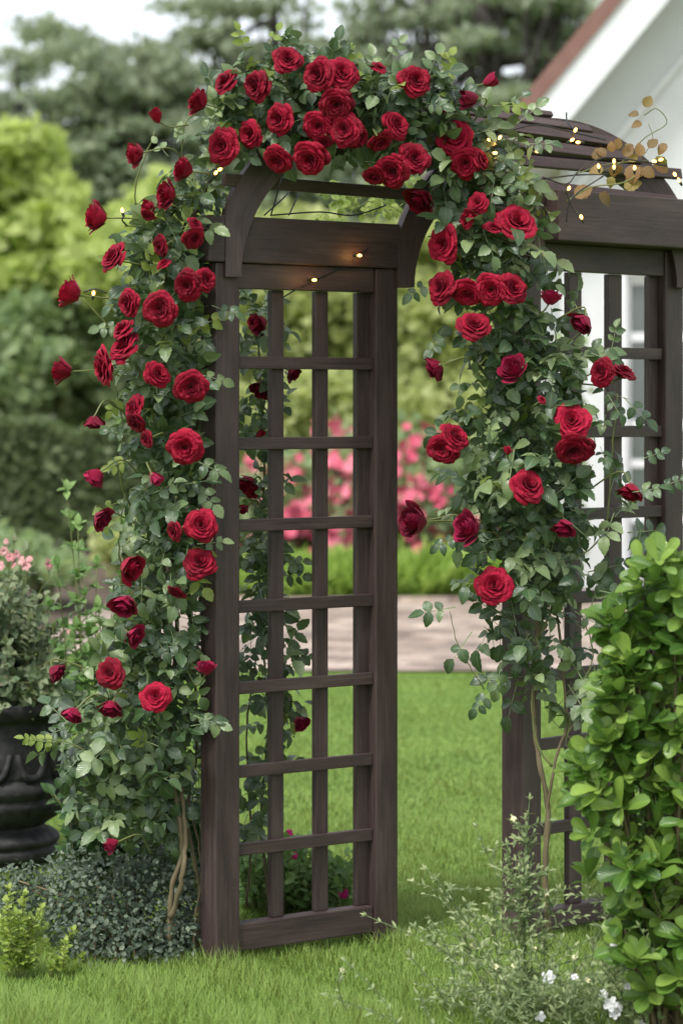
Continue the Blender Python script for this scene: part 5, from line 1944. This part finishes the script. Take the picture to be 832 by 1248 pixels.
M['siding'] = siding_mat()
X = lambda px: (px - CX) * hs_
Zr = lambda py: H + (HY - py) * hs_
bigw = [(x0w, -.05), (X(wx0), -.05), (X(wx0), roof_z(X(wx0), -.28)), (x0w, roof_z(x0w, -.28))]
poly_wall('wall', bigw, HD, HD + .15, M['siding'])
poly_wall('wall', [(X(wx0), -.05), (X(wx1), -.05), (X(wx1), Zr(wy1)), (X(wx0), Zr(wy1))], HD, HD + .15, M['siding'])
poly_wall('wall', [(X(wx0), Zr(wy0)), (X(wx1), Zr(wy0)), (X(wx1), roof_z(X(wx1), -.28)), (X(wx0), roof_z(X(wx0), -.28))], HD, HD + .15, M['siding'])
poly_wall('wall', [(X(wx1), -.05), (x1w, -.05), (x1w, roof_z(x1w, -.28)), (X(ridge_px), roof_z(X(ridge_px), -.28)), (X(wx1), roof_z(X(wx1), -.28))], HD, HD + .15, M['siding'])
# side wall running back
board('wall', (x0w, HD + .151, -.05), ex, ey, UP, (.15, 9, roof_z(x0w, -.3) + .05), house, M['siding'], 0, 2)
board('wall', (x1w - .15, HD + .151, -.05), ex, ey, UP, (.15, 9, roof_z(x1w, -.3) + .05), house, M['siding'], 0, 2)
board('wall', (x0w + .151, HD + 9.0, -.05), ex, ey, UP, (x1w - x0w - .302, .15, 4.2), house, M['siding'], 0, 2)
board('wall', (x0w + .16, HD + 2.6, -.05), ex, ey, UP, (x1w - x0w - .33, .1, 3.3), house, M['grey_and_shade'], 0, 2)
hb('corner_board', 683, 700, 250, 730, HD - .025, HD - .001, 'white_paint')
hb('plinth', 700.5, 1500, 712, 728, HD - .03, HD - .001, 'grey_and_shade', axis=0)


# rake boards: parallelogram prisms that follow the gable, measured down from the drip edge
def rake(name, off0, off1, y0, y1, mat, x_start=None, mirror=True):
    xs0 = X(623) if x_start is None else x_start
    xr = X(ridge_px)
    for side in ((0, 1) if mirror else (0,)):
        fx = (lambda x: x) if side == 0 else (lambda x: 2 * xr - x)
        A = [np.array([fx(xs0), y0, roof_z(xs0, off0)]), np.array([fx(xr), y0, roof_z(xr, off0)])]
        B = [np.array([fx(xs0), y0, roof_z(xs0, off1)]), np.array([fx(xr), y0, roof_z(xr, off1)])]
        prism(name, (A, B), (0, y1 - y0, 0), house, M[mat])


OV = .48      # how far the roof overhangs the gable wall
k_ = hs_ * slope
rake('roof_edge', 0.0, -24 * k_, HD - OV - .03, HD - OV + .02, 'brown_trim')
rake('bargeboard', -24.2 * k_, -78 * k_, HD - OV - .005, HD - OV + .03, 'white_paint')
rake('soffit', -66 * k_, -70 * k_, HD - OV + .031, HD - .002, 'white_paint', X(640))
rake('frieze_board', -70.5 * k_, -150 * k_, HD - .05, HD - .002, 'grey_and_shade', X(690))  # greyer than the bargeboard, the overhang's shadow put into its colour
rake('frieze_moulding', -150.5 * k_, -158 * k_, HD - .075, HD - .002, 'white_paint', X(690))
xr = X(ridge_px)
rake('roof', -2 * k_, -20 * k_, HD - OV + .021, HD + 9.4, 'roof_tile')
# eave soffit box at the low end
board('eave', (X(630), HD - OV + .035, roof_z(X(630), -62 * k_)), ex, ey, UP, (X(684) - X(630) - .005, 9.5 + OV, .05), house, M['white_paint'], .003, 1)



def window():
    cas = 12
    f = hb('window', wx0 - cas, wx1 + cas, wy0 - 6 - cas, wy0 - 6, HD - .035, HD - .001, 'white_paint', axis=0)
    org = f.matrix_world.copy()

    def ch(name, a, b, c, d, y0, y1, mat, axis=2):
        o = hb(name, a, b, c, d, y0, y1, mat, None, .003, axis)
        mb = o.matrix_basis.copy()
        o.parent = f
        # f hangs on the house empty
        base = Matrix.Translation(house.location) @ f.matrix_basis
        o.matrix_basis = base.inverted() @ mb
        return o
    ch('casing', wx0 - cas, wx0 - .2, wy0 - 5.8, wy1 + 4, HD - .03, HD - .001, 'white_paint')
    ch('casing', wx1 + .2, wx1 + cas, wy0 - 5.8, wy1 + 4, HD - .03, HD - .001, 'white_paint')
    ch('sill', wx0 - cas - 4, wx1 + cas + 4, wy1 + 4.5, wy1 + 12, HD - .07, HD - .001, 'white_paint', 0)
    ch('frame', wx0, wx0 + 6, wy0, wy1, HD + .03, HD + .09, 'white_paint')
    ch('frame', wx1 - 6, wx1, wy0, wy1, HD + .03, HD + .09, 'white_paint')
    ch('frame', wx0 + 6.1, wx1 - 6.1, wy0, wy0 + 6, HD + .03, HD + .09, 'white_paint', 0)
    ch('frame', wx0 + 6.1, wx1 - 6.1, wy1 - 7, wy1, HD + .03, HD + .09, 'white_paint', 0)
    mid = (wx0 + wx1) / 2
    ch('muntin', mid - 5, mid + 5, wy0 + 6.1, wy1 - 7.1, HD + .035, HD + .075, 'white_paint')
    for r0, r1 in ((405, 416), (512, 524), (560, 570), (628, 638)):
        ch('muntin', wx0 + 6.1, mid - 5.1, r0, r1, HD + .04, HD + .07, 'white_paint', 0)
        ch('muntin', mid + 5.1, wx1 - 6.1, r0, r1, HD + .04, HD + .07, 'white_paint', 0)
    ch('pane', wx0 + 5, wx1 - 5, wy0 + 5, wy1 - 6, HD + .052, HD + .058, 'glass')
    # pleated curtain behind the glass
    for (a, b) in ((wx0 - 4, mid + 2), (mid + 3, wx1 + 4)):
        n = 60
        V, Fc = [], []
        for i in range(n + 1):
            x = X(a) + (X(b) - X(a)) * i / n
            y = HD + .24 + .025 * math.sin(i * .9) + .01 * math.sin(i * 2.3)
            V += [(x, y, Zr(wy1 + 8)), (x, y, Zr(wy0 - 6))]
        Fc = [(2 * i, 2 * i + 2, 2 * i + 3, 2 * i + 1) for i in range(n)]
        me = bpy.data.meshes.new('curtain')
        me.from_pydata(V, [], Fc)
        me.polygons.foreach_set('use_smooth', np.ones(len(Fc), dtype=bool))
        o = link('curtain', me, M['curtain'])
        o.parent = f
        o.matrix_basis = (Matrix.Translation(house.location) @ f.matrix_basis).inverted()
        md = o.modifiers.new('thickness', 'SOLIDIFY')
        md.thickness = .003


window()
# white hydrangea heads glimpsed through the right lattice
hy = plant('white_flower_bush', 'bush with white flower heads by the house corner, glimpsed through the right lattice', 'flowering bush', (wx(690, 19.8), 19.8, 0))
HL = Leaves()
for _ in range(500):
    px, py = R.normal(688, 12), R.uniform(410, 735)
    HL.add(W(px, py, 19.8 + R.uniform(-.15, .15)), norm(R.normal(0, 1, 3)), norm(R.normal(0, .5, 3) + [0, -.7, .6]), .09 * R.uniform(.6, 1.3), 0, R.random())
HL.build('foliage', [TRI2], M['far_green'], hy)['kind'] = 'stuff'
stems = [arc_stem((wx(690, 19.8), 19.8, 0), W(px, py, 19.8), .05) for px, py in ((688, 430), (684, 600), (694, 530))]
link('stem', tubes_mesh('stem', [(s_, .012) for s_ in stems], 5), M['bark'], hy)
wfl = small_flower_mesh(M['white_petal'], 6, 9, 2)
for (x, y) in [(684, 438), (691, 447), (680, 452), (687, 602), (680, 610), (692, 596), (685, 620), (678, 598), (694, 612), (684, 434)]:
    put_flower(wfl, hy, W(x, y, 19.55), norm([R.normal(0, .3), -1, .3]), .04)
